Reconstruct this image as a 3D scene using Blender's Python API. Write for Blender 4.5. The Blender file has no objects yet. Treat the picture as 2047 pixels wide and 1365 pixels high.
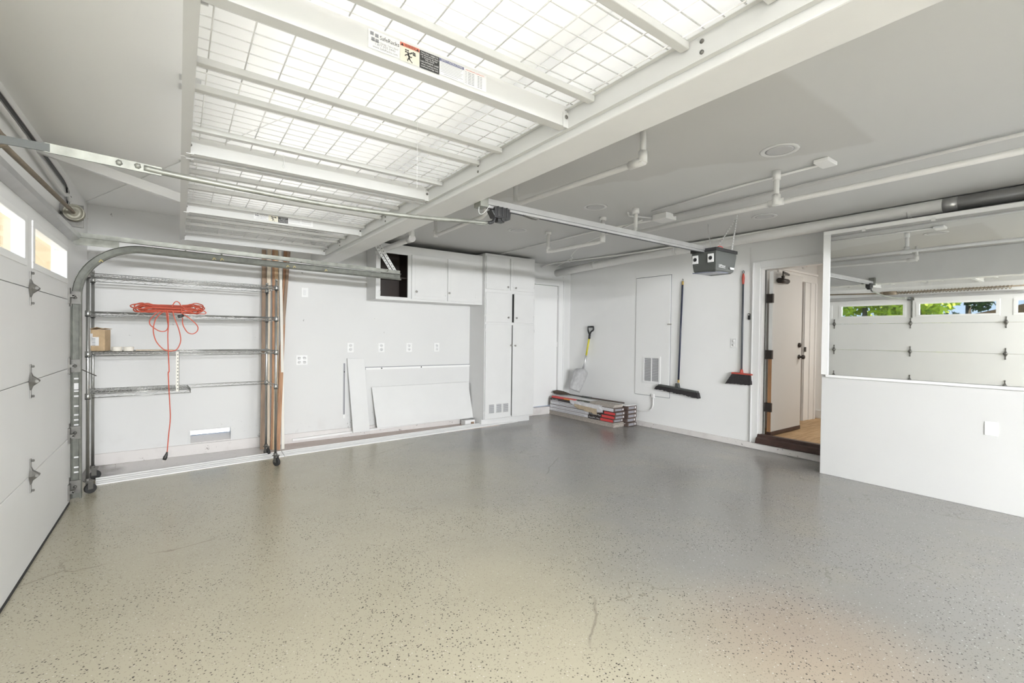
import bpy, math, random
from mathutils import Vector, Matrix
random.seed(7)
S = bpy.context.scene
COL = S.collection
PI = math.pi

# ------------------------------------------------------------------ camera
def set_camera():
    y, p, r = (math.radians(a) for a in (54.05, .69, .71))
    f = Vector((math.cos(y)*math.cos(p), math.sin(y)*math.cos(p), -math.sin(p)))
    r0 = Vector((math.sin(y), -math.cos(y), 0)); u0 = r0.cross(f)
    rt = r0*math.cos(r)+u0*math.sin(r); up = u0*math.cos(r)-r0*math.sin(r)
    cd = bpy.data.cameras.new('camera'); cam = bpy.data.objects.new('camera', cd); COL.objects.link(cam)
    m = Matrix.Identity(4)
    for i in range(3):
        m[i][0], m[i][1], m[i][2] = rt[i], up[i], -f[i]
    m[2][3] = 1.36
    cam.matrix_world = m
    cd.sensor_width = 36; cd.lens = 36*920/2047; cd.clip_start = .02; cd.clip_end = 300
    S.camera = cam
set_camera()

# ------------------------------------------------------------------ view, world, sun, lamps
S.view_settings.view_transform = 'Standard'; S.view_settings.look = 'None'
S.view_settings.gamma = 1; S.view_settings.use_curve_mapping = False
S.view_settings.exposure = 0.31
w = bpy.data.worlds.new('world'); S.world = w; w.use_nodes = True
nt = w.node_tree; nt.nodes.clear()
wo = nt.nodes.new('ShaderNodeOutputWorld'); bg = nt.nodes.new('ShaderNodeBackground')
tc = nt.nodes.new('ShaderNodeTexCoord'); sx = nt.nodes.new('ShaderNodeSeparateXYZ'); cr = nt.nodes.new('ShaderNodeValToRGB')
nt.links.new(tc.outputs['Generated'], sx.inputs[0]); nt.links.new(sx.outputs['Z'], cr.inputs[0])
cr.color_ramp.elements[0].position = 0; cr.color_ramp.elements[0].color = (.62, .78, .98, 1)
cr.color_ramp.elements[1].position = .5; cr.color_ramp.elements[1].color = (.16, .42, .92, 1)
nt.links.new(cr.outputs[0], bg.inputs[0]); bg.inputs[1].default_value = 1.0
nt.links.new(bg.outputs[0], wo.inputs[0])

def lamp(name, kind, loc, direction, energy, color=(1, 1, 1), **kw):
    d = bpy.data.lights.new(name, kind); o = bpy.data.objects.new(name, d); COL.objects.link(o)
    d.energy = energy; d.color = color; o.location = loc
    o.rotation_euler = Vector(direction).to_track_quat('-Z', 'Y').to_euler()
    for k, v in kw.items(): setattr(d, k, v)
    return o
lamp('sun', 'SUN', (0, -20, 20), (.08, .28, -.96), 14.0, (1, .95, .88), angle=.01)
# added unseen flash, aimed at the ceiling left of the camera as fill
lamp('fill_strobe', 'SPOT', (-.30, -.75, 1.40), (-.05, .16, 1), 600, (1, .99, .975), spot_size=1.72, spot_blend=.95, shadow_soft_size=.15)
# added fill lamp above the rack decks, brightening the ceiling; no fixture there
lamp('rack_fill_lamp', 'AREA', (.74, 2.9, 2.335), (0, 0, 1), 11, (1, .995, .985), shape='RECTANGLE', size=1.0, size_y=4.9).rotation_euler = (PI, 0, 0)
# added fill lamp behind the camera, standing in for window light
lamp('rear_fill_lamp', 'AREA', (1.2, -4.85, 1.965), (.20, 1, -.20), 530, (.96, .978, 1), shape='RECTANGLE', size=3.6, size_y=.2)
# lit hallway in the house
lamp('hall_light', 'AREA', (7.3, 1.3, 2.5), (0, 0, -1), 22, (1, .96, .90), size=.6)

# ------------------------------------------------------------------ materials
MATS = {}
def newmat(name):
    m = bpy.data.materials.new(name); m.use_nodes = True; MATS[name] = m
    return m, m.node_tree, m.node_tree.nodes['Principled BSDF']
def mat(name, col, rough=.5, metal=0.0, var=0.0, scale=8.0, bump=0.0, bscale=60.0, dark=None, coat=0.0):
    m, t, b = newmat(name)
    b.inputs['Roughness'].default_value = rough; b.inputs['Metallic'].default_value = metal
    b.inputs['Base Color'].default_value = (*col, 1)
    if coat: b.inputs['Coat Weight'].default_value = coat
    if var or bump:
        c = t.nodes.new('ShaderNodeTexCoord')
    if var:
        n = t.nodes.new('ShaderNodeTexNoise'); n.inputs['Scale'].default_value = scale; n.inputs['Detail'].default_value = 5
        r = t.nodes.new('ShaderNodeValToRGB'); r.color_ramp.elements[0].position = .3; r.color_ramp.elements[1].position = .7
        d = dark or tuple(x*(1-var) for x in col)
        r.color_ramp.elements[0].color = (*d, 1); r.color_ramp.elements[1].color = (*col, 1)
        t.links.new(c.outputs['Object'], n.inputs['Vector']); t.links.new(n.outputs['Fac'], r.inputs[0]); t.links.new(r.outputs[0], b.inputs['Base Color'])
    if bump:
        n2 = t.nodes.new('ShaderNodeTexNoise'); n2.inputs['Scale'].default_value = bscale; n2.inputs['Detail'].default_value = 4
        bp = t.nodes.new('ShaderNodeBump'); bp.inputs['Strength'].default_value = bump; bp.inputs['Distance'].default_value = .01
        t.links.new(c.outputs['Object'], n2.inputs['Vector']); t.links.new(n2.outputs['Fac'], bp.inputs['Height']); t.links.new(bp.outputs[0], b.inputs['Normal'])
    return m
class NT:
    """tiny helper to write node maths"""
    def __init__(s, t): s.t = t
    def math(s, op, a, b=None, c=None, clamp=False):
        n = s.t.nodes.new('ShaderNodeMath'); n.operation = op; n.use_clamp = clamp
        for i, v in enumerate((a, b, c)):
            if v is None: continue
            if isinstance(v, (int, float)): n.inputs[i].default_value = v
            else: s.t.links.new(v, n.inputs[i])
        return n.outputs[0]
    def step(s, v, lo, hi):
        n = s.t.nodes.new('ShaderNodeMapRange'); n.interpolation_type = 'SMOOTHSTEP'
        n.inputs['From Min'].default_value = lo; n.inputs['From Max'].default_value = hi
        s.t.links.new(v, n.inputs['Value']); return n.outputs[0]
    def noise(s, vec, scale, detail=4, rough=.5):
        n = s.t.nodes.new('ShaderNodeTexNoise'); n.inputs['Scale'].default_value = scale; n.inputs['Detail'].default_value = detail
        n.inputs['Roughness'].default_value = rough
        s.t.links.new(vec, n.inputs['Vector']); return n.outputs['Fac']
    def mix(s, f, a, b):
        n = s.t.nodes.new('ShaderNodeMix'); n.data_type = 'RGBA'
        for v, k in ((f, 0), (a, 6), (b, 7)):
            if isinstance(v, (int, float)): n.inputs[k].default_value = v
            elif isinstance(v, tuple): n.inputs[k].default_value = (*v, 1)
            else: s.t.links.new(v, n.inputs[k])
        return n.outputs[2]
    def vmul(s, v, k):
        n = s.t.nodes.new('ShaderNodeVectorMath'); n.operation = 'MULTIPLY'; s.t.links.new(v, n.inputs[0]); n.inputs[1].default_value = k
        return n.outputs[0]

def floor_mat():
    m, t, b = newmat('painted_concrete'); N = NT(t)
    g = t.nodes.new('ShaderNodeNewGeometry'); P = g.outputs['Position']
    sp = t.nodes.new('ShaderNodeSeparateXYZ'); t.links.new(P, sp.inputs[0]); X, Y = sp.outputs['X'], sp.outputs['Y']
    big = N.noise(P, .9, 3)
    # floor colour: beige towards the big door, grey towards the house
    f = N.step(N.math('ADD', N.math('SUBTRACT', X, N.math('MULTIPLY', Y, .12)), N.math('MULTIPLY', big, 1.6)), 1.7, 3.6)
    c = N.mix(f, (.465, .428, .328), (.29, .28, .265))
    c = N.mix(N.math('MULTIPLY', N.step(N.noise(P, 2.3, 5), .45, .75), .22), c, (.37, .34, .26))
    # reddish worn spot
    d = t.nodes.new('ShaderNodeVectorMath'); d.operation = 'DISTANCE'; t.links.new(P, d.inputs[0]); d.inputs[1].default_value = (2.25, .85, 0)
    c = N.mix(N.math('MULTIPLY', N.math('SUBTRACT', 1, N.step(d.outputs['Value'], .1, .75)), .35), c, (.38, .25, .17))
    # bare strip left by the removed cabinets
    s = N.math('MULTIPLY', N.step(Y, 5.70, 5.74), N.math('MULTIPLY', N.step(X, .95, 1.05), N.math('SUBTRACT', 1, N.step(X, 3.9, 4.0))))
    c = N.mix(s, c, (.50, .40, .35))
    s2 = N.math('MULTIPLY', N.step(Y, 5.60, 5.64), N.math('SUBTRACT', 1, N.step(X, .95, 1.05)))
    gr = N.math('MULTIPLY', N.step(N.noise(P, 26, 6, .65), .60, .70), .55)
    du = N.math('SUBTRACT', 1, N.step(N.math('ADD', X, N.math('MULTIPLY', N.noise(P, 4, 3), .3)), -.42, -.28))
    c = N.mix(s2, c, N.mix(du, N.mix(gr, (.70, .675, .66), (.22, .19, .18)), (.20, .185, .17)))
    bare = N.math('SUBTRACT', 1, N.math('MAXIMUM', s, s2))
    # flecks
    def fleck(scale, lo, hi, seed):
        v = t.nodes.new('ShaderNodeTexVoronoi'); v.inputs['Scale'].default_value = scale; v.inputs['Randomness'].default_value = 1
        ad = t.nodes.new('ShaderNodeVectorMath'); ad.operation = 'ADD'; t.links.new(P, ad.inputs[0]); ad.inputs[1].default_value = (seed, seed*2, 0)
        t.links.new(ad.outputs[0], v.inputs['Vector'])
        wv = t.nodes.new('ShaderNodeTexWhiteNoise'); t.links.new(v.outputs['Color'], wv.inputs['Vector'])
        size = N.math('MULTIPLY', wv.outputs['Value'], .31)
        return N.math('SUBTRACT', 1, N.step(N.math('SUBTRACT', v.outputs['Distance'], size), lo, hi)), wv.outputs['Value']
    dens = N.math('MULTIPLY', bare, N.step(N.noise(P, 1.6, 5), .30, .58))
    k, wv = fleck(78, -.02, .06, 0.0)
    c = N.mix(N.math('MULTIPLY', N.math('MULTIPLY', k, dens), N.math('MULTIPLY', N.step(wv, .30, .45), .95)), c, (.06, .055, .05))
    k2, wv2 = fleck(125, -.02, .06, 3.1)
    c = N.mix(N.math('MULTIPLY', N.math('MULTIPLY', k2, N.step(wv2, .4, .5)), N.math('MULTIPLY', bare, .6)), c, (.20, .18, .15))
    k3, wv3 = fleck(90, -.06, .02, 7.7)
    c = N.mix(N.math('MULTIPLY', N.math('MULTIPLY', k3, N.step(wv3, .90, .93)), .5), c, (.7, .69, .65))
    # hairline cracks
    cv = t.nodes.new('ShaderNodeTexVoronoi'); cv.feature = 'DISTANCE_TO_EDGE'; cv.inputs['Scale'].default_value = .45
    wob = N.noise(P, 3.0, 6)
    wadd = t.nodes.new('ShaderNodeVectorMath'); wadd.operation = 'ADD'; t.links.new(P, wadd.inputs[0])
    cmb = t.nodes.new('ShaderNodeCombineXYZ'); t.links.new(N.math('MULTIPLY', wob, .8), cmb.inputs[0]); t.links.new(N.math('MULTIPLY', wob, .5), cmb.inputs[1])
    t.links.new(cmb.outputs[0], wadd.inputs[1]); t.links.new(wadd.outputs[0], cv.inputs['Vector'])
    ck = N.math('MULTIPLY', N.math('SUBTRACT', 1, N.step(cv.outputs['Distance'], .0, .005)), N.step(N.noise(P, 1.1, 2), .50, .60))
    c = N.mix(N.math('MULTIPLY', ck, .5), c, (.16, .145, .12))
    # brown stains
    st = N.math('MULTIPLY', N.step(N.noise(P, 7.5, 6, .6), .66, .70), N.step(N.noise(P, 1.0, 1), .52, .58))
    c = N.mix(N.math('MULTIPLY', st, .45), c, (.24, .20, .15))
    t.links.new(c, b.inputs['Base Color'])
    rr = N.math('ADD', .15, N.math('MULTIPLY', N.noise(P, 5, 4), .14)); t.links.new(rr, b.inputs['Roughness'])
    b.inputs['Specular IOR Level'].default_value = .5
    bp = t.nodes.new('ShaderNodeBump'); bp.inputs['Strength'].default_value = .12; bp.inputs['Distance'].default_value = .004
    t.links.new(N.noise(P, 35, 5), bp.inputs['Height']); t.links.new(bp.outputs[0], b.inputs['Normal'])
    return m
FLOOR = floor_mat()

def ceiling_mat():
    m, t, b = newmat('ceiling_paint_shaded'); N = NT(t)
    g = t.nodes.new('ShaderNodeNewGeometry'); P = g.outputs['Position']
    sp = t.nodes.new('ShaderNodeSeparateXYZ'); t.links.new(P, sp.inputs[0]); X, Y = sp.outputs['X'], sp.outputs['Y']
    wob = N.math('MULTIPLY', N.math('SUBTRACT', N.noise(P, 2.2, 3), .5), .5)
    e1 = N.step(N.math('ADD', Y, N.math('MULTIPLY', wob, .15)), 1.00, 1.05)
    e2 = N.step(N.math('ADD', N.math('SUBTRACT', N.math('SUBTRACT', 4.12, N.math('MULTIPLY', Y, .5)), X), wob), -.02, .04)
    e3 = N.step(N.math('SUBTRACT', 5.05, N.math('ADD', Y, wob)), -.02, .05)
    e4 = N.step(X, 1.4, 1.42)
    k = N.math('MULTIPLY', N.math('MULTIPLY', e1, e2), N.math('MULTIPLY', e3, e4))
    c = N.mix(e4, (.90, .90, .885), N.mix(k, (.62, .62, .61), (.565, .56, .545)))  # right bay darker, left bay lighter: shade beyond the beam put into the colour
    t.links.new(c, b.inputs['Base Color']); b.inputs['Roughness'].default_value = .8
    return m
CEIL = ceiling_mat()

def wall_mat(name, col, dirt=0.0):
    m, t, b = newmat(name); N = NT(t)
    g = t.nodes.new('ShaderNodeNewGeometry'); P = g.outputs['Position']
    sp = t.nodes.new('ShaderNodeSeparateXYZ'); t.links.new(P, sp.inputs[0]); Z = sp.outputs['Z']
    c = N.mix(N.math('MULTIPLY', N.step(N.noise(P, 1.6, 4), .4, .7), .5), col, tuple(x*.965 for x in col))
    if dirt:
        low = N.math('SUBTRACT', 1, N.step(Z, .05, .42))
        sp1 = N.math('MULTIPLY', N.step(N.noise(P, 26, 6, .65), .60, .68), N.step(N.noise(P, 2.4, 3), .45, .62))
        c = N.mix(N.math('MULTIPLY', N.math('MULTIPLY', sp1, low), dirt), c, (.16, .14, .13))
        c = N.mix(N.math('MULTIPLY', N.math('MULTIPLY', N.step(N.noise(P, 5, 5), .5, .72), low), .25*dirt), c, (.50, .46, .44))
        nick = N.math('MULTIPLY', N.step(N.noise(P, 17, 3), .735, .75), N.step(N.noise(P, 1.2, 2), .5, .6))
        c = N.mix(N.math('MULTIPLY', nick, .7), c, (.2, .19, .18))
    t.links.new(c, b.inputs['Base Color']); b.inputs['Roughness'].default_value = .55
    bp = t.nodes.new('ShaderNodeBump'); bp.inputs['Strength'].default_value = .06; bp.inputs['Distance'].default_value = .01
    t.links.new(N.noise(P, 12, 5), bp.inputs['Height']); t.links.new(bp.outputs[0], b.inputs['Normal'])
    return m
WALL = wall_mat('wall_paint', (.89, .89, .88))  # wall whites differ per wall: light balance put into the colour
PART = wall_mat('partition_paint_dimmed', (.63, .63, .62))  # same wall white, darkened in colour where light falls too strongly
WALLA = wall_mat('wall_paint_scuffed', (.735, .735, .725), 1.0)
CURB = wall_mat('curb_paint_scuffed', (.74, .71, .69), 1.3)
BEAM = mat('beam_paint', (.76, .76, .755), .45, var=.05, scale=4, bump=.15, bscale=14)
DOORW = mat('door_paint', (.80, .80, .79), .5, var=.02, scale=3)
CAB = mat('cabinet_paint', (.745, .745, .735), .38, var=.03, scale=5)
TRIMW = mat('trim_paint', (.86, .86, .85), .35)
RACK = mat('rack_enamel', (.64, .64, .63), .45)
WIRE = mat('rack_wire_enamel', (.86, .86, .85), .4)
PIPEW = mat('pipe_paint', (.80, .795, .78), .45, var=.04, scale=10)
GALV = mat('galvanised_steel', (.33, .335, .30), .5, .6, var=.35, scale=14)
GALVD = mat('weathered_track_steel', (.20, .205, .18), .55, .5, var=.35, scale=20)
DUCT = mat('duct_metal', (.60, .60, .60), .32, .65, var=.15, scale=6)
CHROME = mat('chrome_wire', (.50, .505, .49), .3, .9, var=.2, scale=8)
STEELD = mat('hinge_steel', (.20, .195, .18), .5, .6, var=.3, scale=30)
NICKEL = mat('knob_nickel', (.42, .40, .38), .35, .8)
TAN = mat('shaft_paint', (.30, .24, .17), .55, var=.3, scale=15)
DRUM = mat('drum_cast_metal', (.40, .385, .32), .5, .4, var=.25, scale=25)
BLACK = mat('black_plastic', (.025, .025, .026), .4)
RUBBER = mat('black_rubber', (.03, .03, .03), .75)
BRONZE = mat('dark_bronze', (.045, .038, .034), .4, .5)
ORANGE = mat('cord_jacket', (.56, .10, .055), .5)
CARDB = mat('cardboard', (.60, .44, .27), .85, var=.25, scale=14)
PAPER = mat('paper', (.80, .80, .80), .7)
INK = mat('ink', (.04, .04, .04), .6)
INKG = mat('ink_grey', (.28, .28, .30), .6)
INKB = mat('ink_blue', (.16, .17, .30), .6)
REDP = mat('print_red', (.66, .07, .07), .5)
WARN = mat('warning_red', (.72, .20, .13), .5)
CREAM = mat('label_cream', (.76, .73, .62), .6)
DARKWOOD = mat('dark_stained_wood', (.030, .016, .010), .5, var=.5, scale=6)
MAHOG = mat('threshold_wood', (.075, .040, .032), .4, var=.4, scale=10)
GREYP = mat('opener_grey', (.075, .08, .075), .5)
LENS = mat('opener_lens', (.16, .17, .22), .25)
TAPE = mat('masking_tape', (.80, .76, .68), .7)
BRISTLE = mat('bristles_dark', (.045, .04, .042), .9, var=.5, scale=90, bump=.6, bscale=160)
BRISTLEB = mat('bristles_brown', (.10, .075, .055), .9, var=.5, scale=90, bump=.6, bscale=160)
YELLOW = mat('shovel_yellow', (.62, .56, .06), .45)
ALU = mat('shovel_aluminium', (.72, .72, .73), .33, .6, var=.2, scale=18)
BLUEP = mat('broom_pole_dark', (.035, .04, .07), .3)
GREYPOLE = mat('broom_pole_grey', (.09, .095, .11), .35)
REDPL = mat('red_plastic', (.46, .07, .05), .4)
GOLD = mat('gold_ferrule', (.55, .38, .12), .4, .4)
TANSTUCCO = mat('tan_stucco', (.46, .365, .245), .9, var=.08, scale=10)
CONC = mat('driveway_concrete', (.55, .53, .50), .9, var=.12, scale=2)
GRASS = mat('lawn', (.10, .20, .04), .9, var=.5, scale=5)
ROOFT = mat('roof_tile', (.40, .17, .11), .8, var=.3, scale=8)
BARK = mat('bark', (.10, .075, .055), .9)
LEAFA = mat('leaf_lime', (.52, .62, .05), .6, var=.5, scale=2.0)
LEAFB = mat('leaf_green', (.18, .34, .05), .6, var=.5, scale=2.0)
LEAFC = mat('leaf_pine', (.075, .125, .065), .7, var=.6, scale=2.0)

def wood_mat(name, a, bcol, scale=(20, 20, 1.2)):
    m, t, b = newmat(name); N = NT(t)
    c = t.nodes.new('ShaderNodeTexCoord')
    n = N.noise(N.vmul(c.outputs['Object'], scale), 2.0, 5)
    t.links.new(N.mix(N.step(n, .35, .65), a, bcol), b.inputs['Base Color']); b.inputs['Roughness'].default_value = .6
    return m
PINE = wood_mat('pine_wood', (.62, .45, .28), (.50, .33, .18))
PALE = wood_mat('pale_wood', (.74, .65, .52), (.66, .55, .42))
OAK = wood_mat('weathered_wood', (.36, .25, .17), (.24, .17, .12))
CEDAR = wood_mat('cedar_wood', (.46, .25, .13), (.33, .17, .09))
EDGEW = wood_mat('door_edge_wood', (.42, .22, .10), (.30, .15, .07))
HALLF = wood_mat('hall_floor_wood', (.56, .38, .21), (.44, .28, .14), (2, 14, 14))

def glass_mat():
    m = bpy.data.materials.new('window_glass'); m.use_nodes = True; t = m.node_tree; t.nodes.clear()
    o = t.nodes.new('ShaderNodeOutputMaterial'); mx = t.nodes.new('ShaderNodeMixShader'); tr = t.nodes.new('ShaderNodeBsdfTransparent')
    gl = t.nodes.new('ShaderNodeBsdfGlossy'); lw = t.nodes.new('ShaderNodeLayerWeight'); gl.inputs['Roughness'].default_value = .02; lw.inputs[0].default_value = .5
    N = NT(t); f = N.math('ADD', .03, N.math('MULTIPLY', N.math('POWER', lw.outputs['Facing'], 5.0), .30))
    tr.inputs[0].default_value = (.97, .98, .97, 1)
    t.links.new(f, mx.inputs[0]); t.links.new(tr.outputs[0], mx.inputs[1]); t.links.new(gl.outputs[0], mx.inputs[2]); t.links.new(mx.outputs[0], o.inputs[0])
    return m
GLASS = glass_mat()
MIRROR = mat('mirror_silver', (.90, .91, .90), .012, 1.0)

# ------------------------------------------------------------------ mesh building
ORG = {}
class MB:
    def __init__(s): s.v = []; s.f = []; s.m = []; s.s = []
    def add(s, verts, faces, m=0, smooth=False):
        o = len(s.v); s.v += [Vector(p) for p in verts]
        for f in faces: s.f.append([i+o for i in f]); s.m.append(m); s.s.append(smooth)
        return s
    def box(s, x0, y0, z0, x1, y1, z1, m=0):
        v = [(x, y, z) for x in (x0, x1) for y in (y0, y1) for z in (z0, z1)]
        return s.add(v, [(0, 1, 3, 2), (4, 6, 7, 5), (0, 4, 5, 1), (2, 3, 7, 6), (0, 2, 6, 4), (1, 5, 7, 3)], m)
    def obox(s, c, a, b, d, m=0):
        c, a, b, d = map(Vector, (c, a, b, d))
        v = [c+i*a+j*b+k*d for i in (-1, 1) for j in (-1, 1) for k in (-1, 1)]
        return s.add(v, [(0, 1, 3, 2), (4, 6, 7, 5), (0, 4, 5, 1), (2, 3, 7, 6), (0, 2, 6, 4), (1, 5, 7, 3)], m)
    def bar(s, p, q, wd, th, up=(0, 0, 1), m=0):
        p, q, up = Vector(p), Vector(q), Vector(up); d = (q-p); l = d.length; d.normalize()
        sd = d.cross(up).normalized(); u = sd.cross(d).normalized()
        return s.obox((p+q)/2, d*l/2, sd*wd/2, u*th/2, m)
    def prism(s, poly, o, u, v, n, m=0, smooth=False):
        o, u, v, n = map(Vector, (o, u, v, n)); k = len(poly)
        a = [o+u*x+v*y for x, y in poly]; b = [p+n for p in a]
        fs = [tuple(range(k))[::-1], tuple(range(k, 2*k))]
        s.add(a+b, fs, m)
        o2 = len(s.v)-2*k
        for i in range(k):
            j = (i+1) % k; s.f.append([o2+i, o2+j, o2+k+j, o2+k+i]); s.m.append(m); s.s.append(smooth)
        return s
    def tube(s, pts, r, n=8, m=0, closed=False, caps=True):
        pts = [Vector(p) for p in pts]; k = len(pts); rs = r if isinstance(r, (list, tuple)) else [r]*k
        tg = []
        for i in range(k):
            a = pts[i-1] if (i > 0 or closed) else pts[i]; b = pts[(i+1) % k] if (i < k-1 or closed) else pts[i]
            d = (b-a); tg.append(d.normalized() if d.length > 1e-9 else Vector((0, 0, 1)))
        up = Vector((0, 0, 1)) if abs(tg[0].z) < .9 else Vector((1, 0, 0))
        nv = tg[0].cross(up).normalized(); rings = []
        for i in range(k):
            nv = (nv-tg[i]*nv.dot(tg[i]))
            if nv.length < 1e-6: nv = tg[i].orthogonal()
            nv.normalize(); bv = tg[i].cross(nv)
            rings.append([pts[i]+(nv*math.cos(2*PI*j/n)+bv*math.sin(2*PI*j/n))*rs[i] for j in range(n)])
        fs = []
        for i in range(k if closed else k-1):
            i2 = (i+1) % k
            for j in range(n): j2 = (j+1) % n; fs.append((i*n+j, i*n+j2, i2*n+j2, i2*n+j))
        s.add([p for rg in rings for p in rg], fs, m, True)
        if caps and not closed:
            o = len(s.v)-k*n
            s.f += [[o+j for j in range(n)][::-1], [o+(k-1)*n+j for j in range(n)]]; s.m += [m, m]; s.s += [False, False]
        return s
    def lathe(s, prof, c, ax, n=20, m=0):
        c, ax = Vector(c), Vector(ax).normalized(); u = ax.orthogonal().normalized(); w_ = ax.cross(u); k = len(prof)
        vs = [c+ax*h+(u*math.cos(2*PI*j/n)+w_*math.sin(2*PI*j/n))*r for r, h in prof for j in range(n)]
        fs = [(i*n+j, i*n+(j+1) % n, (i+1)*n+(j+1) % n, (i+1)*n+j) for i in range(k-1) for j in range(n)]
        s.add(vs, fs, m, True); o = len(s.v)-k*n
        if prof[0][0] > 1e-4: s.f.append([o+j for j in range(n)][::-1]); s.m.append(m); s.s.append(False)
        if prof[-1][0] > 1e-4: s.f.append([o+(k-1)*n+j for j in range(n)]); s.m.append(m); s.s.append(False)
        return s
    def sweep(s, path, prof, side, m=0):
        """ribbon profile [(n,b)] swept along path; b runs along the fixed vector side"""
        side = Vector(side); path = [Vector(p) for p in path]; k = len(prof); rows = []
        for i, p in enumerate(path):
            t_ = (path[min(i+1, len(path)-1)]-path[max(i-1, 0)]).normalized(); nn = side.cross(t_).normalized()
            rows += [p+nn*a+side*b for a, b in prof]
        fs = [(i*k+j, i*k+(j+1) % k, (i+1)*k+(j+1) % k, (i+1)*k+j) for i in range(len(path)-1) for j in range(k)]
        s.add(rows, fs, m); o = len(s.v)-len(rows)
        s.f += [[o+j for j in range(k)][::-1], [o+len(rows)-k+j for j in range(k)]]; s.m += [m, m]; s.s += [False, False]
        return s
    def text(s, body, size, o, u, v, m=0, align='LEFT', width=None, off=.0006):
        cu = bpy.data.curves.new('t', 'FONT'); cu.body = body; cu.size = 1; cu.align_x = align; cu.resolution_u = 2
        ob = bpy.data.objects.new('t', cu); COL.objects.link(ob)
        dg = bpy.context.evaluated_depsgraph_get(); me = ob.evaluated_get(dg).to_mesh()
        vs = [p.co.copy() for p in me.vertices]; fs = [list(p.vertices) for p in me.polygons]
        ob.evaluated_get(dg).to_mesh_clear(); bpy.data.objects.remove(ob); bpy.data.curves.remove(cu)
        o, u, v = Vector(o), Vector(u).normalized(), Vector(v).normalized(); n = u.cross(v)
        kx = size
        if width and vs:
            x0 = min(p.x for p in vs); x1 = max(p.x for p in vs); kx = width/(x1-x0)
        s.add([o+u*p.x*kx+v*p.y*size+n*off for p in vs], fs, m)
        return s
    def build(s, name, mats, parent=None, bevel=0, seg=2, local=False, subsurf=0):
        me = bpy.data.meshes.new(name)
        org = Vector((0, 0, 0)) if (local or parent is None) else ORG.get(parent.name, Vector((0, 0, 0)))
        me.from_pydata([p-org for p in s.v], [], s.f)
        for i, p in enumerate(me.polygons): p.material_index = s.m[i]; p.use_smooth = s.s[i]
        for m_ in (mats if isinstance(mats, (list, tuple)) else [mats]): me.materials.append(m_)
        me.validate()
        import bmesh
        b_ = bmesh.new(); b_.from_mesh(me); bmesh.ops.recalc_face_normals(b_, faces=b_.faces[:]) if not s.__dict__.get('keep') else None
        b_.to_mesh(me); b_.free()
        o = bpy.data.objects.new(name, me); COL.objects.link(o)
        if parent: o.parent = parent; ORG[o.name] = org
        if bevel:
            md = o.modifiers.new('bevel', 'BEVEL'); md.width = bevel; md.segments = seg; md.limit_method = 'ANGLE'; md.angle_limit = .7
        if subsurf:
            md = o.modifiers.new('sub', 'SUBSURF'); md.levels = subsurf; md.render_levels = subsurf
        return o
def tag(o, label=None, cat=None, group=None, kind=None):
    if label: o['label'] = label
    if cat: o['category'] = cat
    if group: o['group'] = group
    if kind: o['kind'] = kind
    return o
def thing(name, label, cat, loc=(0, 0, 0), group=None, rz=0, kind=None):
    o = bpy.data.objects.new(name, None); COL.objects.link(o); o.location = loc; o.rotation_euler = (0, 0, rz)
    o.empty_display_size = .1
    ORG[o.name] = Vector(loc); return tag(o, label, cat, group, kind)
def copy_tree(o, parent=None):
    c = o.copy(); COL.objects.link(c)
    if parent: c.parent = parent
    for ch in list(o.children): copy_tree(ch, c)
    return c
def arc(c, r, a0, a1, n, ax='XZ'):
    out = []
    for i in range(n+1):
        a = a0+(a1-a0)*i/n
        x, y = r*math.cos(a), r*math.sin(a)
        out.append(Vector((c[0]+x, c[1], c[2]+y)) if ax == 'XZ' else Vector((c[0], c[1]+x, c[2]+y)) if ax == 'YZ' else Vector((c[0]+x, c[1]+y, c[2])))
    return out
def smooth_path(pts, k=6):
    pts = [Vector(p) for p in pts]; out = []
    for i in range(len(pts)-1):
        p0 = pts[max(i-1, 0)]; p1 = pts[i]; p2 = pts[i+1]; p3 = pts[min(i+2, len(pts)-1)]
        for j in range(k):
            t = j/k
            out.append(.5*((2*p1)+(p2-p0)*t+(2*p0-5*p1+4*p2-p3)*t*t+(3*p1-p0-3*p2+p3)*t**3))
    out.append(pts[-1]); return out
def st(name, mb, mats, bevel=0): return tag(mb.build(name, mats, bevel=bevel), kind='structure')

# ================================================================== SETTING
CZ = 2.62                                   # ceiling height
YA, XB, XC, XM = 6.2, 5.80, -.735, 5.31     # back wall, far wall, garage-door wall, partition
st('floor', MB().box(-.80, -5.1, -.12, 5.95, 6.4, 0), FLOOR)
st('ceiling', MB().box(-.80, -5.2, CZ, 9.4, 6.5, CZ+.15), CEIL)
# back wall with the foundation vent opening and the doorway in the corner
VX0, VX1, VZ0, VZ1 = .113, .493, .118, .262
DX0, DX1, DZ = 4.72, 5.515, 2.262
b = MB()
b.box(-.785, YA, 0, VX0, YA+.14, CZ).box(VX1, YA, 0, DX0, YA+.14, CZ).box(VX0, YA, 0, VX1, YA+.14, VZ0).box(VX0, YA, VZ1, VX1, YA+.14, CZ)
b.box(DX1, YA, 0, XB+.12, YA+.14, CZ).box(DX0, YA, DZ, DX1, YA+.14, CZ)
st('wall_back', b, WALLA)
st('baseboard_back', MB().box(XC, YA-.022, 0, 4.66, YA, .118), CURB, .004)
# wall around the garage door
b = MB()
b.box(XC-.05, 4.90, 0, XC, YA, CZ).box(XC-.05, -5.0, 0, XC, .10, CZ).box(XC-.05, .10, 2.10, XC, 4.90, CZ)
st('wall_left', b, WALL)
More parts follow.
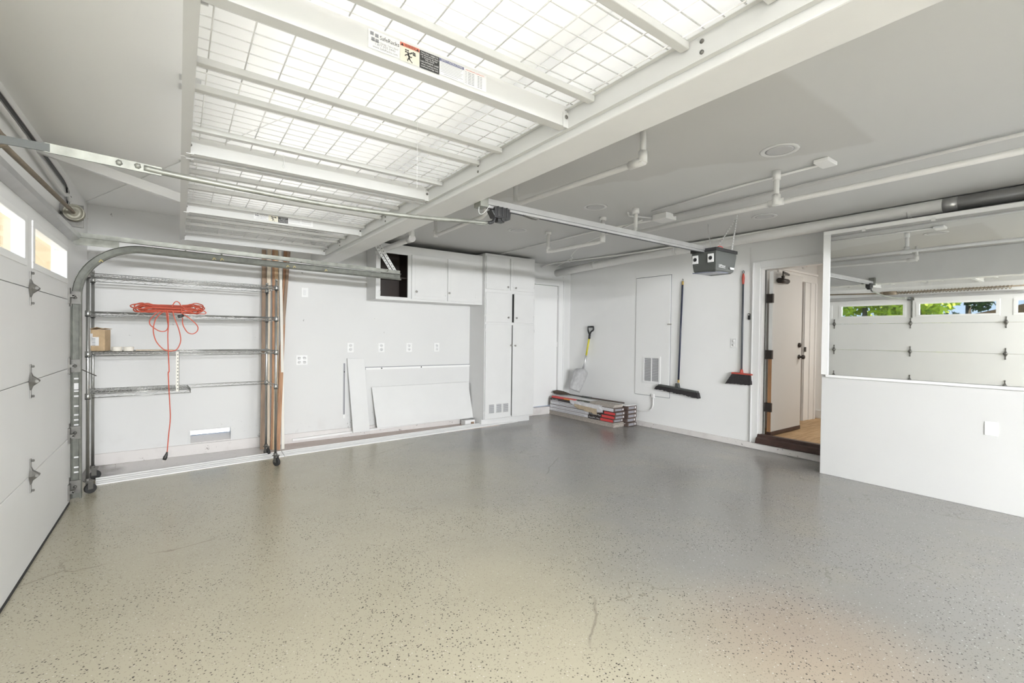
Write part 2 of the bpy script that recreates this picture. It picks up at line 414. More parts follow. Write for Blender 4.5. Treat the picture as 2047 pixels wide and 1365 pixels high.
# far wall with the house doorway
HY0, HY1, HZ = 1.98, 2.80, 2.232
b = MB()
b.box(XB, HY1, 0, XB+.12, YA, CZ).box(XB, -5.0, 0, XB+.12, HY0, CZ).box(XB, HY0, HZ, XB+.12, HY1, CZ).box(XB, HY0, 0, XB+.12, HY1, .11)
st('wall_far', b, WALL)
st('baseboard_far', MB().box(XB-.028, 1.95, 0, XB, YA, .075), CURB, .006)
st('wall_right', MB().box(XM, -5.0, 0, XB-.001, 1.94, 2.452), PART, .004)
b = MB(); b.box(-.785, -5.12, 0, XB+.12, -5.0, 1.45).box(-.785, -5.12, 1.45, -.65, -5.0, CZ).box(4.6, -5.12, 1.45, XB+.12, -5.0, CZ).box(-.65, -5.12, 2.45, 4.6, -5.0, CZ)
st('wall_rear', b, WALL)
st('ceiling_beam', MB().box(1.352, -5.0, 2.206, 1.540, YA, CZ), BEAM, .006)
st('light_blocker', MB().box(XC+.001, -1.45, 2.10, XM-.001, -1.30, CZ), BEAM, .006)  # added out of view to keep the rear fill lamp off the racks
# seams on the ceiling
b = MB(); b.bar((-.72, 6.10, CZ-.002), (.70, 2.50, CZ-.002), .028, .006); st('trim_1', b, CEIL)

# ---------------------------------------------------------------- corner door (closed)
d = thing('door_3', 'closed white door in the corner right of the tall cabinet', 'door', (5.12, YA, 0), kind='structure')
MB().box(DX0+.004, YA+.03, .135, DX1-.002, YA+.072, DZ-.006).build('leaf', WALL, d, .003)
c = MB(); c.box(DX1, YA-.018, .126, DX1+.10, YA, DZ+.09).box(4.63, YA-.018, DZ, DX1, YA, DZ+.09).box(DX1+.10, YA-.03, .126, DX1+.115, YA, DZ+.09)
c.build('casing', TRIMW, d, .004)
for z in (2.06, 1.22, .32):
    MB().tube([(DX1-.002, YA+.022, z-.045), (DX1-.002, YA+.022, z+.045)], .008, 8).build('hinge', TRIMW, d)

st('baseboard_corner', MB().box(4.63, YA-.06, 0, XB-.03, YA+.10, .125), CURB, .006)
# ---------------------------------------------------------------- house doorway with the open door
d = thing('door_2', 'white house door standing open beside the mirror wall', 'door', (XB, 2.80, 0), kind='structure')
c = MB(); c.box(XB-.018, HY1, .075, XB, HY1+.09, HZ+.085).box(XB-.018, HY0, HZ, XB, HY1, HZ+.085).box(XB-.030, HY1+.075, .075, XB-.018, HY1+.09, HZ+.072)
c.box(XB-.030, HY0, HZ+.072, XB-.018, HY1+.09, HZ+.085)
c.build('casing', TRIMW, d, .004)
j = MB(); j.box(XB, HY1-.022, .14, XB+.12, HY1, HZ-.022).box(XB, HY0, HZ-.022, XB+.12, HY1, HZ).box(XB, HY0, .14, XB+.12, HY0+.02, HZ-.022)
j.build('jamb', TRIMW, d)
j = MB(); j.box(XB+.065, HY1-.034, .14, XB+.075, HY1-.022, HZ-.02); j.build('weather_strip', STEELD, d)
LX0, LX1, LY0, LY1, LZ0, LZ1 = 5.905, 6.72, 2.700, 2.745, .215, 2.195
lf = MB().box(LX0+.002, LY0, LZ0, LX1, LY1, LZ1).build('leaf', mat('house_door_paint', (.62, .615, .60), .45), d, .002)
e = MB(); e.box(LX0-.001, LY0+.001, LZ0, LX0+.002, LY1-.001, 1.13, 0).box(LX0-.001, LY0+.001, 1.13, LX0+.002, LY1-.001, LZ1, 1)
e.build('hinge_edge', [EDGEW, TRIMW], lf)
MB().box(LX0, LY0-.006, LZ0-.045, LX1, LY1+.002, LZ0+.004).build('door_sweep', MAHOG, lf, .003)
for z in (1.86, 1.17, .52):
    h = MB(); h.box(LX0-.035, LY1-.060, z-.055, LX0-.001, LY1+.012, z+.055); h.tube([(LX0-.037, LY1+.012, z-.055), (LX0-.037, LY1+.012, z+.055)], .007, 8)
    h.build('hinge', BRONZE, d, .001)
k = MB(); k.lathe([(.030, 0), (.030, .010), (.013, .014), (.013, .034), (.027, .042), (.030, .058), (.022, .072), (0, .074)], (6.645, LY0, 1.13), (0, -1, 0))
k.build('door_knob', BRONZE, d)
k = MB(); k.lathe([(.032, 0), (.030, .018), (.018, .026), (0, .027)], (6.645, LY0, 1.285), (0, -1, 0)); k.build('deadbolt', BRONZE, d)
k = MB(); k.tube([(5.98, LY0-.035, 2.085), (6.20, LY0-.035, 2.085)], .032, 10); k.box(6.02, LY0-.02, 2.06, 6.16, LY0, 2.12)
k.bar((6.06, LY0-.045, 2.13), (5.93, LY0-.10, 2.175), .012, .022); k.bar((5.93, LY0-.10, 2.175), (6.28, LY0-.02, 2.178), .012, .022); k.bar((6.06, LY0-.045, 2.10), (6.06, LY0-.045, 2.145), .03, .03, (1, 0, 0))
k.build('door_closer', BRONZE, d)
t_ = MB(); t_.prism([(0, .10), (.02, .145), (.05, .16), (.06, .19), (.13, .19), (.13, .11), (0, .085)], (XB-.075, HY0, 0), (1, 0, 0), (0, 0, 1), (0, HY1-HY0-.0, 0))
t_.build('threshold', MAHOG, d, .003)

# hallway beyond the door
st('hall_floor', MB().box(XB+.05, .2, .05, 9.2, 5.2, .163), HALLF)
b = MB(); b.box(XB+.12, 2.97, .16, 6.78, 3.07, CZ).box(6.78, 2.97, 2.20, 7.46, 3.07, CZ).box(7.46, 2.97, .16, 7.9, 3.07, CZ)
b.box(XB+.12, .1, .16, 8.0, .2, CZ).box(7.9, .2, .16, 8.0, 3.07, CZ); b.box(6.2, 4.6, .16, 8.0, 4.7, CZ).box(6.1, 3.07, .16, 6.2, 4.6, CZ).box(7.9, 3.07, .16, 8.0, 4.6, CZ)
st('wall_hall', b, WALL)
b = MB(); b.box(7.46, 2.955, .16, 7.62, 2.97, 2.20).box(7.62, 2.940, .16, 7.76, 2.97, 2.20).box(7.76, 2.925, .16, 7.80, 2.97, 2.20).box(6.62, 2.955, .16, 6.78, 2.97, 2.20)
b.box(6.60, 2.945, 2.20, 7.80, 2.97, 2.31).box(6.58, 2.925, 2.31, 7.82, 2.97, 2.345).box(7.45, 2.97, .16, 7.46, 3.07, 2.2); st('trim_2', b, TRIMW, .005)
b = MB(); b.box(7.885, .2, .163, 7.9, 2.95, .29); st('baseboard_hall', b, TRIMW, .004)
b = MB(); b.box(7.452, 2.945, 1.18, 7.50, 2.955, 1.25); tag(b.build('strike_plate', BRONZE, bevel=.002), 'small dark strike plate on the inner hall door frame', 'latch plate')
sm = thing('smoke_detector', 'round white smoke detector high on the hall wall past the open door', 'smoke detector', (7.40, 2.97, 2.45))
MB().lathe([(.062, 0), (.062, .02), (.05, .038), (.0, .04)], (7.40, 2.97, 2.45), (0, -1, 0)).build('housing', PAPER, sm)
MB().lathe([(.02, 0), (.02, .006), (0, .007)], (7.41, 2.93, 2.44), (0, -1, 0)).build('sensor_cap', REDPL, sm)

# ---------------------------------------------------------------- garage door
SX = -.690; ZS = [.012, .52, 1.065, 1.60, 2.14]; GY0, GY1 = .05, 4.935
g = thing('door_1', 'white sectional garage door with a row of small windows', 'garage door', (-.71, 2.49, 0), kind='structure')
WINS = [(.12, 1.19), (1.355, 2.435), (2.595, 3.675), (3.815, 4.855)]; WZ0, WZ1 = 1.725, 1.990
for i in range(3):
    MB().box(SX-.044, GY0, ZS[i]+.002, SX, GY1, ZS[i+1]-.002).build('panel', DOORW, g, .003)
b = MB(); ys = [GY0]+[y for wn in WINS for y in wn]+[GY1]
b.box(SX-.044, GY0, ZS[3]+.002, SX, GY1, WZ0).box(SX-.044, GY0, WZ1, SX, GY1, ZS[4])
for i in range(0, len(ys), 2): b.box(SX-.044, ys[i], WZ0, SX, ys[i+1], WZ1)
b.build('panel', DOORW, g)
for y0, y1 in WINS:
    f = MB(); t = .042
    f.box(SX-.050, y0-.008, WZ0-.008, SX+.006, y1+.008, WZ0+t-.012).box(SX-.050, y0-.008, WZ1-t+.012, SX+.006, y1+.008, WZ1+.008).box(SX-.050, y0-.008, WZ0+t-.012, SX+.006, y0+t, WZ1-t+.012).box(SX-.050, y1-t, WZ0+t-.012, SX+.006, y1+.008, WZ1-t+.012)
    fo = f.build('window_frame', TRIMW, g, .003)
    MB().box(SX-.040, y0+t, WZ0+.02, SX-.036, y1-t, WZ1-.02).build('pane', GLASS, fo)
MB().box(SX-.046, GY0, 0, SX+.004, GY1, .016).build('bottom_seal', RUBBER, g)
s_ = MB(); s_.prism([(0, -.055), (.006, -.055), (.05, -.03), (.055, 0), (.05, .006), (.0, .012)], (SX, GY0, 2.125), (1, 0, 0), (0, 0, 1), (0, GY1-GY0+.12, 0))
s_.build('top_strut', DUCT, g)
for y in (3.764, 2.52, 1.275, .10):
    for z in ZS[1:4]:
        h = MB(); hw, hh, pr_ = .034, .098, .034
        out = [(-hw, 0), (-.016, .030), (-.007, .052), (-.010, hh), (.010, hh), (.007, .052), (.016, .030), (hw, 0), (.016, -.030), (.007, -.052), (.010, -hh), (-.010, -hh), (-.007, -.052), (-.016, -.030)]
        n_ = len(out); vs = [(SX+.001, y+a, z+c_) for a, c_ in out]+[(SX+.006+(.006 if abs(c_) < .04 else 0), y+a*.92, z+c_) for a, c_ in out]
        tp = [(SX+pr_, y-.012, z-.010), (SX+pr_, y+.012, z-.010), (SX+pr_, y+.012, z+.012), (SX+pr_, y-.012, z+.012)]
        fs = [tuple(range(n_))]+[(i, (i+1) % n_, n_+(i+1) % n_, n_+i) for i in range(n_)]
        A_ = n_; T_ = 2*n_
        fs += [(A_+2, A_+3, A_+4, A_+5), (A_+9, A_+10, A_+11, A_+12), (A_+2, A_+5, A_+6, A_+1), (A_+12, A_+9, A_+8, A_+13)]
        fs += [(A_+1, A_+6, T_+2, T_+3), (A_+6, A_+7, T_+2), (A_+7, T_+1, T_+2), (A_+7, A_+8, T_+1), (A_+8, A_+13, T_+0, T_+1), (A_+13, A_+0, T_+0), (A_+0, T_+3, T_+0), (A_+0, A_+1, T_+3), (T_+0, T_+3, T_+2, T_+1)]
        h.add(vs+tp, fs)
        h.tube([(SX+pr_-.002, y-.020, z+.001), (SX+pr_-.002, y+.020, z+.001)], .009, 8)
        for dz in (hh-.012, -hh+.012): h.lathe([(.007, 0), (.007, .014), (0, .016)], (SX+.004, y, z+dz), (1, 0, 0), 6)
        h.build('hinge', STEELD, g)
st_ = MB(); st_.box(SX, 2.49, 1.70, SX+.020, 2.515, 2.10)
for i in range(14): st_.box(SX+.020, 2.497, 1.72+i*.026, SX+.0206, 2.508, 1.732+i*.026, 1)
st_.build('center_strut', [GALV, BLACK], g)
for z in (ZS[1]+.02, ZS[2]+.02, ZS[3]+.03, .10):   # end roller brackets
    h = MB(); h.box(SX, GY1-.055, z-.06, SX+.012, GY1-.003, z+.06); h.tube([(SX+.03, GY1-.05, z), (SX+.03, GY1+.055, z)], .006, 8); h.box(SX+.012, GY1-.05, z-.012, SX+.036, GY1-.01, z+.012)
    h.build('roller_bracket', STEELD, g)

# ---------------------------------------------------------------- garage door track on the back-wall side
TY = 5.02
t = thing('door_track', 'curved galvanised garage door track running over the shelf', 'track', (-.65, TY, 0))
path = [(-.655, TY, .02), (-.655, TY, .8), (-.655, TY, 1.62)]+[tuple(p) for p in arc((-.655+.41, TY, 1.64), .41, PI, PI/2, 14)]+[(.9, TY, 2.028), (2.05, TY, 2.010)]
pr = [(-.030, -.028), (-.030, .003), (.030, .003), (.030, -.034), (.018, -.040), (.018, -.036), (.027, -.030), (.027, 0), (-.027, 0), (-.027, -.028)]
MB().sweep(path, pr, (0, 1, 0)).build('rail', GALVD, t)
a = MB(); a.sweep([(-.66, TY+.03, 2.118), (.9, TY+.03, 2.088), (2.06, TY+.03, 2.062)], [(-.03, 0), (.012, 0), (.012, -.04), (.009, -.04), (.009, -.003), (-.03, -.003)], (0, 1, 0)); a.box(-.68, TY+.008, 2.045, -.40, TY+.013, 2.105)
for x_ in (-.18, .05, .32, 1.0, 1.9): a.lathe([(.008, 0), (.008, .006), (0, .007)], (x_, TY-.012, 2.075), (0, -1, 0), 8)
a.build('mounting_angle', GALV, t)
v = MB(); v.box(-.690, TY-.004, .02, -.660, TY+.0, 1.55); v.box(-.695, TY-.0, .02, -.692, TY+.045, 1.55)
for z in [.10, .22, .26, .34, .50, .60, .64, .68, .75, .83, .87, .97, 1.05, 1.10]: v.box(-.672, TY-.0058, z, -.645, TY-.0042, z+.012, 1)
v.box(-.672, TY-.0058, .89, -.645, TY-.0042, .94, 1)
v.build('flag_angle', [GALVD, DOORW], t)
for z in (.12, .55, 1.08, 1.62):
    q = MB(); q.box(-.690, TY-.045, z-.05, -.628, TY-.038, z+.05); q.lathe([(.012, 0), (.012, .01), (0, .012)], (-.66, TY-.045, z), (0, -1, 0), 8); q.box(-.70, TY-.03, z-.07, -.692, TY-.005, z+.07)
    q.build('bracket', STEELD, t)
q = MB(); q.bar((-.62, TY-.05, 1.05), (-.53, TY-.10, 1.0), .012, .004); q.build('latch_tab', STEELD, t)
chalk = mat('chalk_yellow', (.44, .37, .17), .8)
for x_, z_ in ((.25, 2.026), (.31, 2.026), (.86, 2.018), (.92, 2.018), (1.22, 2.012), (-.52, 1.925)):
    m_ = MB(); m_.keep = True; m_.bar((x_, TY-.0405, z_-.010), (x_+.012, TY-.0405, z_+.012), .007, .0006, (0, 1, 0)); m_.bar((x_+.012, TY-.0405, z_+.010), (x_+.024, TY-.0405, z_-.006), .007, .0006, (0, 1, 0)); m_.build('chalk_mark', chalk, t)
h = MB(); pa, pb = Vector((1.97, TY+.045, 2.07)), Vector((1.60, TY+.045, 2.615))
for off in (0, .05):
    h.bar(pa+Vector((off, 0, 0)), pb+Vector((off, 0, 0)), .032 if off else .028, .003, (0, 1, 0) if off == 0 else (.3, 1, .2))
dd = (pb-pa)
for i in range(18):
    c0 = pa+dd*(i+.7)/19
    h.bar(c0+Vector((0, -.0022, 0)), c0+Vector((0, -.0022, 0))+dd.normalized()*.010, .009, .001, (0, 1, 0), 1)
    h.bar(c0+Vector((.05, -.0035, 0)), c0+Vector((.05, -.0035, 0))+dd.normalized()*.010, .009, .001, (0, 1, 0), 1)
h.build('hanger_strap', [RACK, BLACK], t)

# ---------------------------------------------------------------- torsion bar and header wiring
t = thing('torsion_bar', 'brown painted torsion bar with round drum above garage door', 'torsion bar', (-.65, 4.80, 2.24))
MB().tube([(-.64, 1.0, 2.20), (-.64, 2.9, 2.185), (-.645, 4.80, 2.255)], .0135, 10).build('shaft', TAN, t)
sp_ = MB()
sp_.tube([(-.64+.03*math.cos(a*.9), 1.2+a*.0066, 2.186+.03*math.sin(a*.9)) for a in range(0, 265)], .006, 5)
sp_.lathe([(.022, 0), (.034, .01), (.036, .03), (.028, .045), (.028, .06)], (-.64, 2.92, 2.188), (0, 1, 0)); sp_.lathe([(.034, 0), (.036, .1), (.034, .2)], (-.64, 2.72, 2.187), (0, 1, 0))
sp_.build('spring', TAN, t)
dr = MB(); ax = (0, -1, .0)
dr.lathe([(.012, -.045), (.056, -.04), (.060, -.03), (.052, -.022), (.050, .016), (.062, .024), (.062, .032), (.054, .034), (.050, .020), (.024, .018), (.022, .040), (.0, .041)], (-.645, 4.82, 2.256), ax, 28)
dr.box(-.652, 4.77, 2.256, -.638, 4.79, 2.276); dr.build('cable_drum', DRUM, t)
MB().box(-.733, 4.87, 2.16, -.60, 4.885, 2.33).build('end_bracket', STEELD, t)
t = tag(MB().tube(smooth_path([(-.71, .5, 2.46), (-.71, 3.3, 2.455), (-.71, 4.0, 2.43), (-.71, 4.6, 2.40), (-.71, 4.88, 2.40), (-.71, 5.02, 2.43), (-.71, 5.10, 2.40)]), .014, 8).build('wall_conduit', PIPEW),
        'white conduit running along the header above the brown torsion bar', 'conduit')
cb = MB()
for k_, (dy, z0) in enumerate(((0, 2.535), (.03, 2.550), (.06, 2.520))):
    cb.tube(smooth_path([(-.722, 2.0, z0), (-.722, 3.6, z0), (-.722, 4.6, z0-.01), (-.722, 4.98+dy, z0-.02), (-.722, 5.08+dy, 2.46), (-.722, 5.09+dy, 2.30), (-.722, 5.08+dy, 2.16)], 5), .006, 6, k_ % 2)
for z in (2.44, 2.36, 2.27): cb.bar((-.715, 5.05, z), (-.715, 5.18, z+.01), .012, .006)
tag(cb.build('wire_bundle', [BLACK, PIPEW]), 'black and white wires dropping down the corner by the drum', 'wires')
tag(MB().bar((-.732, 4.17, 2.523), (.022, 4.17, 2.335), .038, .064, (0, 0, 1)).build('brace_board', BEAM, bevel=.003), 'white brace board slanting from the header to the overhead rack post', 'board')

# ---------------------------------------------------------------- overhead racks
RX0, RX1, RZ = .046, 1.330, 2.243
def label_mb(Y, fine):
    L = MB(); y = Y-.0015; u, v_ = (1, 0, 0), (0, 0, 1)
    def rect(x0, z0, x1, z1, m, o=.0): L.add([(x0, y-o, z0), (x1, y-o, z0), (x1, y-o, z1), (x0, y-o, z1)], [(0, 1, 2, 3)], m)
    rect(.480, 2.262, .584, 2.320, 0)
    for dx, dz, c_ in ((0, .017, 5), (.0155, .0145, 2), (.0035, 0, 2), (.0165, 0-.001, 2)): rect(.486+dx, 2.2985+dz-.012, .486+dx+.011, 2.2985+dz-.001, c_, .0006)
    L.text('SafeRacks', .0185, (.5165, y, 2.2985), u, v_, 1, width=.064)
    L.text("It's Your Garage, Take it Back!", .0085, (.492, y, 2.2855), u, v_, 2, width=.086); L.text('1.877.655.3443', .0095, (.500, y, 2.2765), u, v_, 2, width=.066); L.text('www.SafeRacks.com', .0105, (.494, y, 2.267), u, v_, 2, width=.082)
    rect(.585, 2.260, .653, 2.319, 3); rect(.585, 2.3075, .653, 2.319, 4, .0006)
    L.text('WARNING', .0135, (.601, y-.0006, 2.3085), u, v_, 1, width=.040)
    for xx in (.592, .646): L.add([(xx-.005, y-.0012, 2.3085), (xx+.005, y-.0012, 2.3085), (xx, y-.0012, 2.3175)], [(0, 1, 2)], 1)
    for i, (xx, zz) in enumerate(((.602, 2.301), (.609, 2.301), (.602, 2.295), (.609, 2.2945), (.617, 2.294), (.622, 2.297), (.628, 2.300), (.633, 2.299), (.629, 2.294), (.634, 2.293))): rect(xx, zz-.0045, xx+.0058, zz, 1, .0006)
    def limb(x0, z0, x1, z1, w_=.0026): L.bar((x0, y-.0008, z0), (x1, y-.0008, z1), w_, .0004, (0, 1, 0), 1)
    L.lathe([(.0035, 0), (.0035, .0004)], (.6135, y-.0004, 2.2885), (0, -1, 0), 10, 1)
    limb(.6145, 2.285, .617, 2.274, .0052); limb(.615, 2.284, .606, 2.284); limb(.606, 2.284, .602, 2.279); limb(.616, 2.283, .623, 2.279); limb(.623, 2.279, .626, 2.283); limb(.617, 2.274, .611, 2.270, .0034); limb(.617, 2.274, .622, 2.268, .0034); limb(.622, 2.268, .628, 2.263, .0026); limb(.611, 2.270, .612, 2.264)
    rect(.654, 2.259, .727, 2.318, 1)
    for s__, z, wd in (('FALLING OBJECTS', 2.309, .064), ('can cause serious injury', 2.3025, .066), ('or property damage', 2.2955, .058), ('may result', 2.289, .034), ('USE EXTREME CARE', 2.280, .067), ('when loading items', 2.272, .062), ('overhead storage rack', 2.2645, .064)):
        L.text(s__, .0075, (.6905, y, z), u, v_, 0, 'CENTER', wd)
    rect(.728, 2.262, .8245, 2.318, 0, -.0001); rect(.728, 2.3085, .8245, 2.318, 6)
    L.text('SAFETY INSTRUCTIONS', .0085, (.776, y, 2.3105), u, v_, 0, 'CENTER', .085)
    rect(.8255, 2.260, .920, 2.318, 0, -.0001)
    L.text('MAXIMUM CAPACITY', .0075, (.832, y, 2.311), u, v_, 4, width=.078)
    if fine:
        for i in range(7): rect(.733, 2.3045-i*.0052, .820-(i % 3)*.004, 2.3057-i*.0052, 5)
        rect(.745, 2.2672, .80, 2.2684, 5)
        for i in range(8):
            z = 2.3045-i*.0055
            for x0, x1 in ((.830, .833), (.835, .838), (.842, .855), (.857, .868), (.882, .890), (.893, .901)): rect(x0, z, x1, z+.0024, 5)
    else:
        for i in range(5): rect(.733, 2.303-i*.007, .820, 2.3043-i*.007, 5); rect(.830, 2.303-i*.007, .905, 2.3043-i*.007, 5)
    return L
LABELM = [PAPER, INK, INKG, CREAM, WARN, INKG, INKB]
def ceiling_rack(label, beams, bars, decks, posts, y0, y1, labelbeam, fine):
    r = thing('ceiling_rack', label, 'storage rack', (.69, (y0+y1)/2, 2.24), 'overhead wire racks')
    L = MB(); L.box(.008, y0, RZ, RX0, y1, RZ+.004).box(RX0-.004, y0, RZ+.004, RX0, y1, RZ+.068); L.build('side_rail', RACK, r)
    L = MB(); L.box(RX1, y0, RZ, RX1+.005, y1, RZ+.069).box(RX1-.018, y0, RZ+.069, RX1+.005, y1, RZ+.072).box(RX1, y0, RZ-.004, RX1+.021, y1, RZ)
    for y in beams+[sum(p)/2 for p in zip(beams[:-1], beams[1:])]:
        for z in (RZ+.05, RZ+.016): L.lathe([(.007, 0), (.007, .003), (.004, .0045), (0, .0046)], (RX1, y+.05, z), (-1, 0, 0), 10, 1)
    L.build('side_rail', [RACK, STEELD], r)
    for y in beams:
        B = MB(); B.box(.048, y, RZ+.001, 1.325, y+.004, RZ+.085).box(.048, y+.004, RZ+.001, 1.325, y+.045, RZ+.005).box(.048, y+.004, RZ+.081, 1.325, y+.045, RZ+.085)
        for xx in (.045, 1.318): B.box(xx-.016, y-.003, RZ-.004, xx+.016, y, RZ+.06); B.lathe([(.008, 0), (.008, .003), (0, .0045)], (xx, y-.003, RZ+.04), (0, -1, 0), 10, 1)
        bo = B.build('cross_beam', [RACK, STEELD], r)
        if y == labelbeam:
            lb = label_mb(y, fine); lb.keep = True; lb.build('warning_label', LABELM, bo)
    for y in bars:
        B = MB(); B.box(.046, y-.016, RZ+.046, 1.328, y+.016, RZ+.070); B.build('support_bar', RACK, r, .003)
    for a_, b_ in decks:
        D = MB(); z = RZ+.076; n_ = max(2, round((b_-a_)/.066))
        for i in range(n_+1):
            y = a_+(b_-a_)*i/n_; D.tube([(.03, y, z), (1.325, y, z)], .0024, 5)
        for i in range(12):
            x = .082+i*(1.212/11); D.tube([(x, a_-.012, z-.005), (x, b_+.012, z-.005)], .0026, 5)
        D.build('wire_deck', WIRE, r)
    for y in posts:
        P_ = MB(); P_.box(.026, y-.02, RZ+.005, .030, y+.02, CZ-.004).box(.030, y+.016, RZ+.005, .064, y+.020, CZ-.004)
        P_.box(.0, y-.03, CZ-.004, .09, y+.03, CZ-.0005)
        for i in range(11): P_.box(.0252, y-.006, RZ+.05+i*.030, .0258, y+.006, RZ+.066+i*.030, 1); P_.box(.040, y+.0154, RZ+.05+i*.030, .050, y+.0158, RZ+.066+i*.030, 1)
        P_.build('post', [RACK, INKG], r)
    return r
ceiling_rack('white overhead wire rack nearest the camera with large readable warning label', [.12, 1.452, 2.79], [.62, .895, 1.31, 1.95, 2.165, 2.60],
             [(.15, .66), (.69, 1.41), (1.49, 2.03), (2.065, 2.76)], [.16, 1.50, 2.82], .10, 2.84, 1.452, True)
ceiling_rack('white overhead wire rack farther away near the back wall with small warning label', [2.875, 4.16, 5.425], [3.30, 3.66, 4.07, 4.64, 4.92, 5.30],
             [(2.92, 3.49), (3.53, 4.12), (4.20, 4.80), (4.84, 5.38)], [2.93, 4.19, 5.45], 2.86, 5.47, 4.16, False)
tg_ = MB()
for (x, y, pts) in ((.46, 2.775, [(0, 0, .06), (.004, -.004, .02), (.002, 0, -.01), (-.004, 0, .005)]), ):
    tg_.tube(smooth_path([(x+a, y+b_, 2.27+c_) for a, b_, c_ in pts]), .0016, 5)
tag(tg_.build('cable_tie', PAPER), 'small white cable tie stuck on the middle rack beam', 'cable tie')
tag(MB().tube([(.86, 1.93, CZ-.001), (.862, 1.93, 2.40), (.866, 1.935, 2.02)], .0009, 4).build('thread', PAPER), 'fine thread hanging from the ceiling through the nearer rack', 'thread')
tg_ = MB().tube(smooth_path([(1.548, 2.50, 2.215), (1.553, 2.52, 2.15), (1.565, 2.49, 2.135), (1.585, 2.44, 2.18)]), .002, 5)
tag(tg_.build('wire_hook', PAPER), 'thin white wire hook dangling under the beam by the opener arm', 'hook')

# ---------------------------------------------------------------- garage door opener
OY = 2.52
o = thing('door_opener', 'grey garage door opener motor hanging from ceiling on a long rail', 'garage door opener', (4.2, OY, 2.0))
r = MB(); r.prism([(-.014, 0), (.014, 0), (.014, .014), (.021, .018), (.021, .056), (-.021, .056), (-.021, .018), (-.014, .014)], (1.542, OY, 2.186), (0, 1, 0), (0, 0, 1), (2.66, 0, 0))
r.box(1.542, OY-.0215, 2.203, 4.2, OY-.0205, 2.2045, 1); r.box(1.542, OY-.008, 2.183, 4.2, OY+.008, 2.186, 1)
r.build('rail', [DUCT, BLACK], o, .001)
MB().prism([(1.90, .0), (1.99, -.012), (2.03, -.012), (2.05, 0)], (0, OY-.014, 2.186), (1, 0, 0), (0, 0, 1), (0, .028, 0)).build('rail_splice', STEELD, o)
tr = MB(); tr.box(1.655, OY-.034, 2.135, 1.775, OY+.034, 2.196)
for x_ in (1.68, 1.715, 1.75): tr.box(x_-.004, OY-.039, 2.14, x_+.004, OY+.039, 2.202)
tr.prism([(1.63, .045), (1.66, .0), (1.78, .0), (1.785, .05)], (0, OY-.03, 2.128), (1, 0, 0), (0, 0, 1), (0, .06, 0)); tr.tube([(1.725, OY-.03, 2.122), (1.725, OY+.03, 2.122)], .012, 8); tr.box(1.69, OY-.02, 2.105, 1.74, OY+.02, 2.13)
tr.build('trolley', BLACK, o, .003)
MB().tube(smooth_path([(1.668, OY-.01, 2.165), (1.668, OY-.01, 2.13), (1.655, OY-.01, 2.102), (1.625, OY-.01, 2.09), (1.60, OY-.01, 2.088)]), .011, 8).build('curved_link', BLACK, o)
ar = MB()
ap = smooth_path([(1.61, OY-.01, 2.086), (1.45, OY-.01, 2.074), (1.2, OY-.01, 2.052), (.9, OY-.01, 2.036), (.55, OY-.01, 2.030), (.25, OY-.01, 2.036), (.0, OY-.01, 2.045), (-.12, OY-.01, 2.053)], 5)
ar.tube(ap, .0125, 10); ar.bar((1.62, OY-.01, 2.0865), (1.52, OY-.01, 2.079), .008, .028)
ar.build('arm', GALV, o)
ar = MB(); ar.bar((-.06, OY-.01, 2.049), (-.42, OY-.01, 2.066), .008, .036); ar.bar((-.405, OY-.014, 2.065), (-.66, OY-.014, 2.065), .008, .030, m=1)
for x_ in (-.14, -.20): ar.lathe([(.012, 0), (.012, .008), (.006, .014), (0, .015)], (x_, OY-.014, 2.055), (0, -1, 0), 6)
ar.build('arm_bracket', [GALV, GREYP], o)
MB().box(SX, OY-.05, 2.03, SX+.03, OY+.05, 2.11).build('door_bracket', STEELD, o)
MB().box(1.541, OY-.04, 2.18, 1.60, OY+.04, 2.30).build('beam_bracket', GALV, o)
# motor head
MX0, MX1, MY0, MY1, MZ0, MZ1 = 4.10, 4.44, 2.395, 2.64, 1.995, 2.195
def head(z, k): return [(MX0-.015*k+.0, MY0-.01*k, z), (MX1+.03*k, MY0-.01*k, z), (MX1+.03*k, MY1+.01*k, z), (MX0-.015*k, MY1+.01*k, z)]
hm = MB(); rings = [head(MZ0, -1.6), head(MZ0+.018, -.5), head(MZ0+.07, 0), head(MZ1-.035, .6), head(MZ1, .6)]
hm.add([p for rg in rings for p in rg], [(3, 2, 1, 0)]+[(i*4+j, i*4+(j+1) % 4, i*4+4+(j+1) % 4, i*4+4+j) for i in range(4) for j in range(4)]+[(16, 17, 18, 19)])
mo = hm.build('motor_head', GREYP, o, .008)
MB().box(MX0-.018, MY0-.014, MZ1-.004, MX1+.022, MY1+.014, MZ1+.026).build('top_plate', BLACK, mo, .002)
MB().prism([(MX0+.03, MY0+.02), (MX1-.12, MY0+.0), (MX1-.14, MY1-.05), (MX0+.0, MY1+.0)], (0, 0, MZ0-.003), (1, 0, 0), (0, 1, 0), (0, 0, .010)).build('light_lens', LENS, mo, .003)
for y_ in (2.445, 2.605):
    p_ = MB(); p_.box(MX0-.012, y_-.030, 2.085, MX0-.004, y_+.030, 2.165, 0); p_.lathe([(.019, 0), (.019, .004), (.013, .005), (.012, -.002), (0, -.002)], (MX0-.0125, y_, 2.125), (-1, 0, 0), 18, 1)
    p_.build('socket_plate', [PAPER, BLACK], mo, .002)
lg = MB(); lg.keep = True; yy = MY0-.0075
lg.text('LiftMaster', .030, (4.135, yy, 2.045), (1, 0, 0), (0, 0, 1), 0, width=.115); lg.box(4.135, yy-.001, 2.036, 4.25, yy, 2.039)
lg.build('lettering', [PAPER], mo)
lg = MB()
for i in range(4): lg.box(4.335+i*.018, yy-.004, 2.03+abs(i-1.5)*.002, 4.347+i*.018, yy+.0002, 2.052)
lg.build('side_vent', [PAPER], mo)
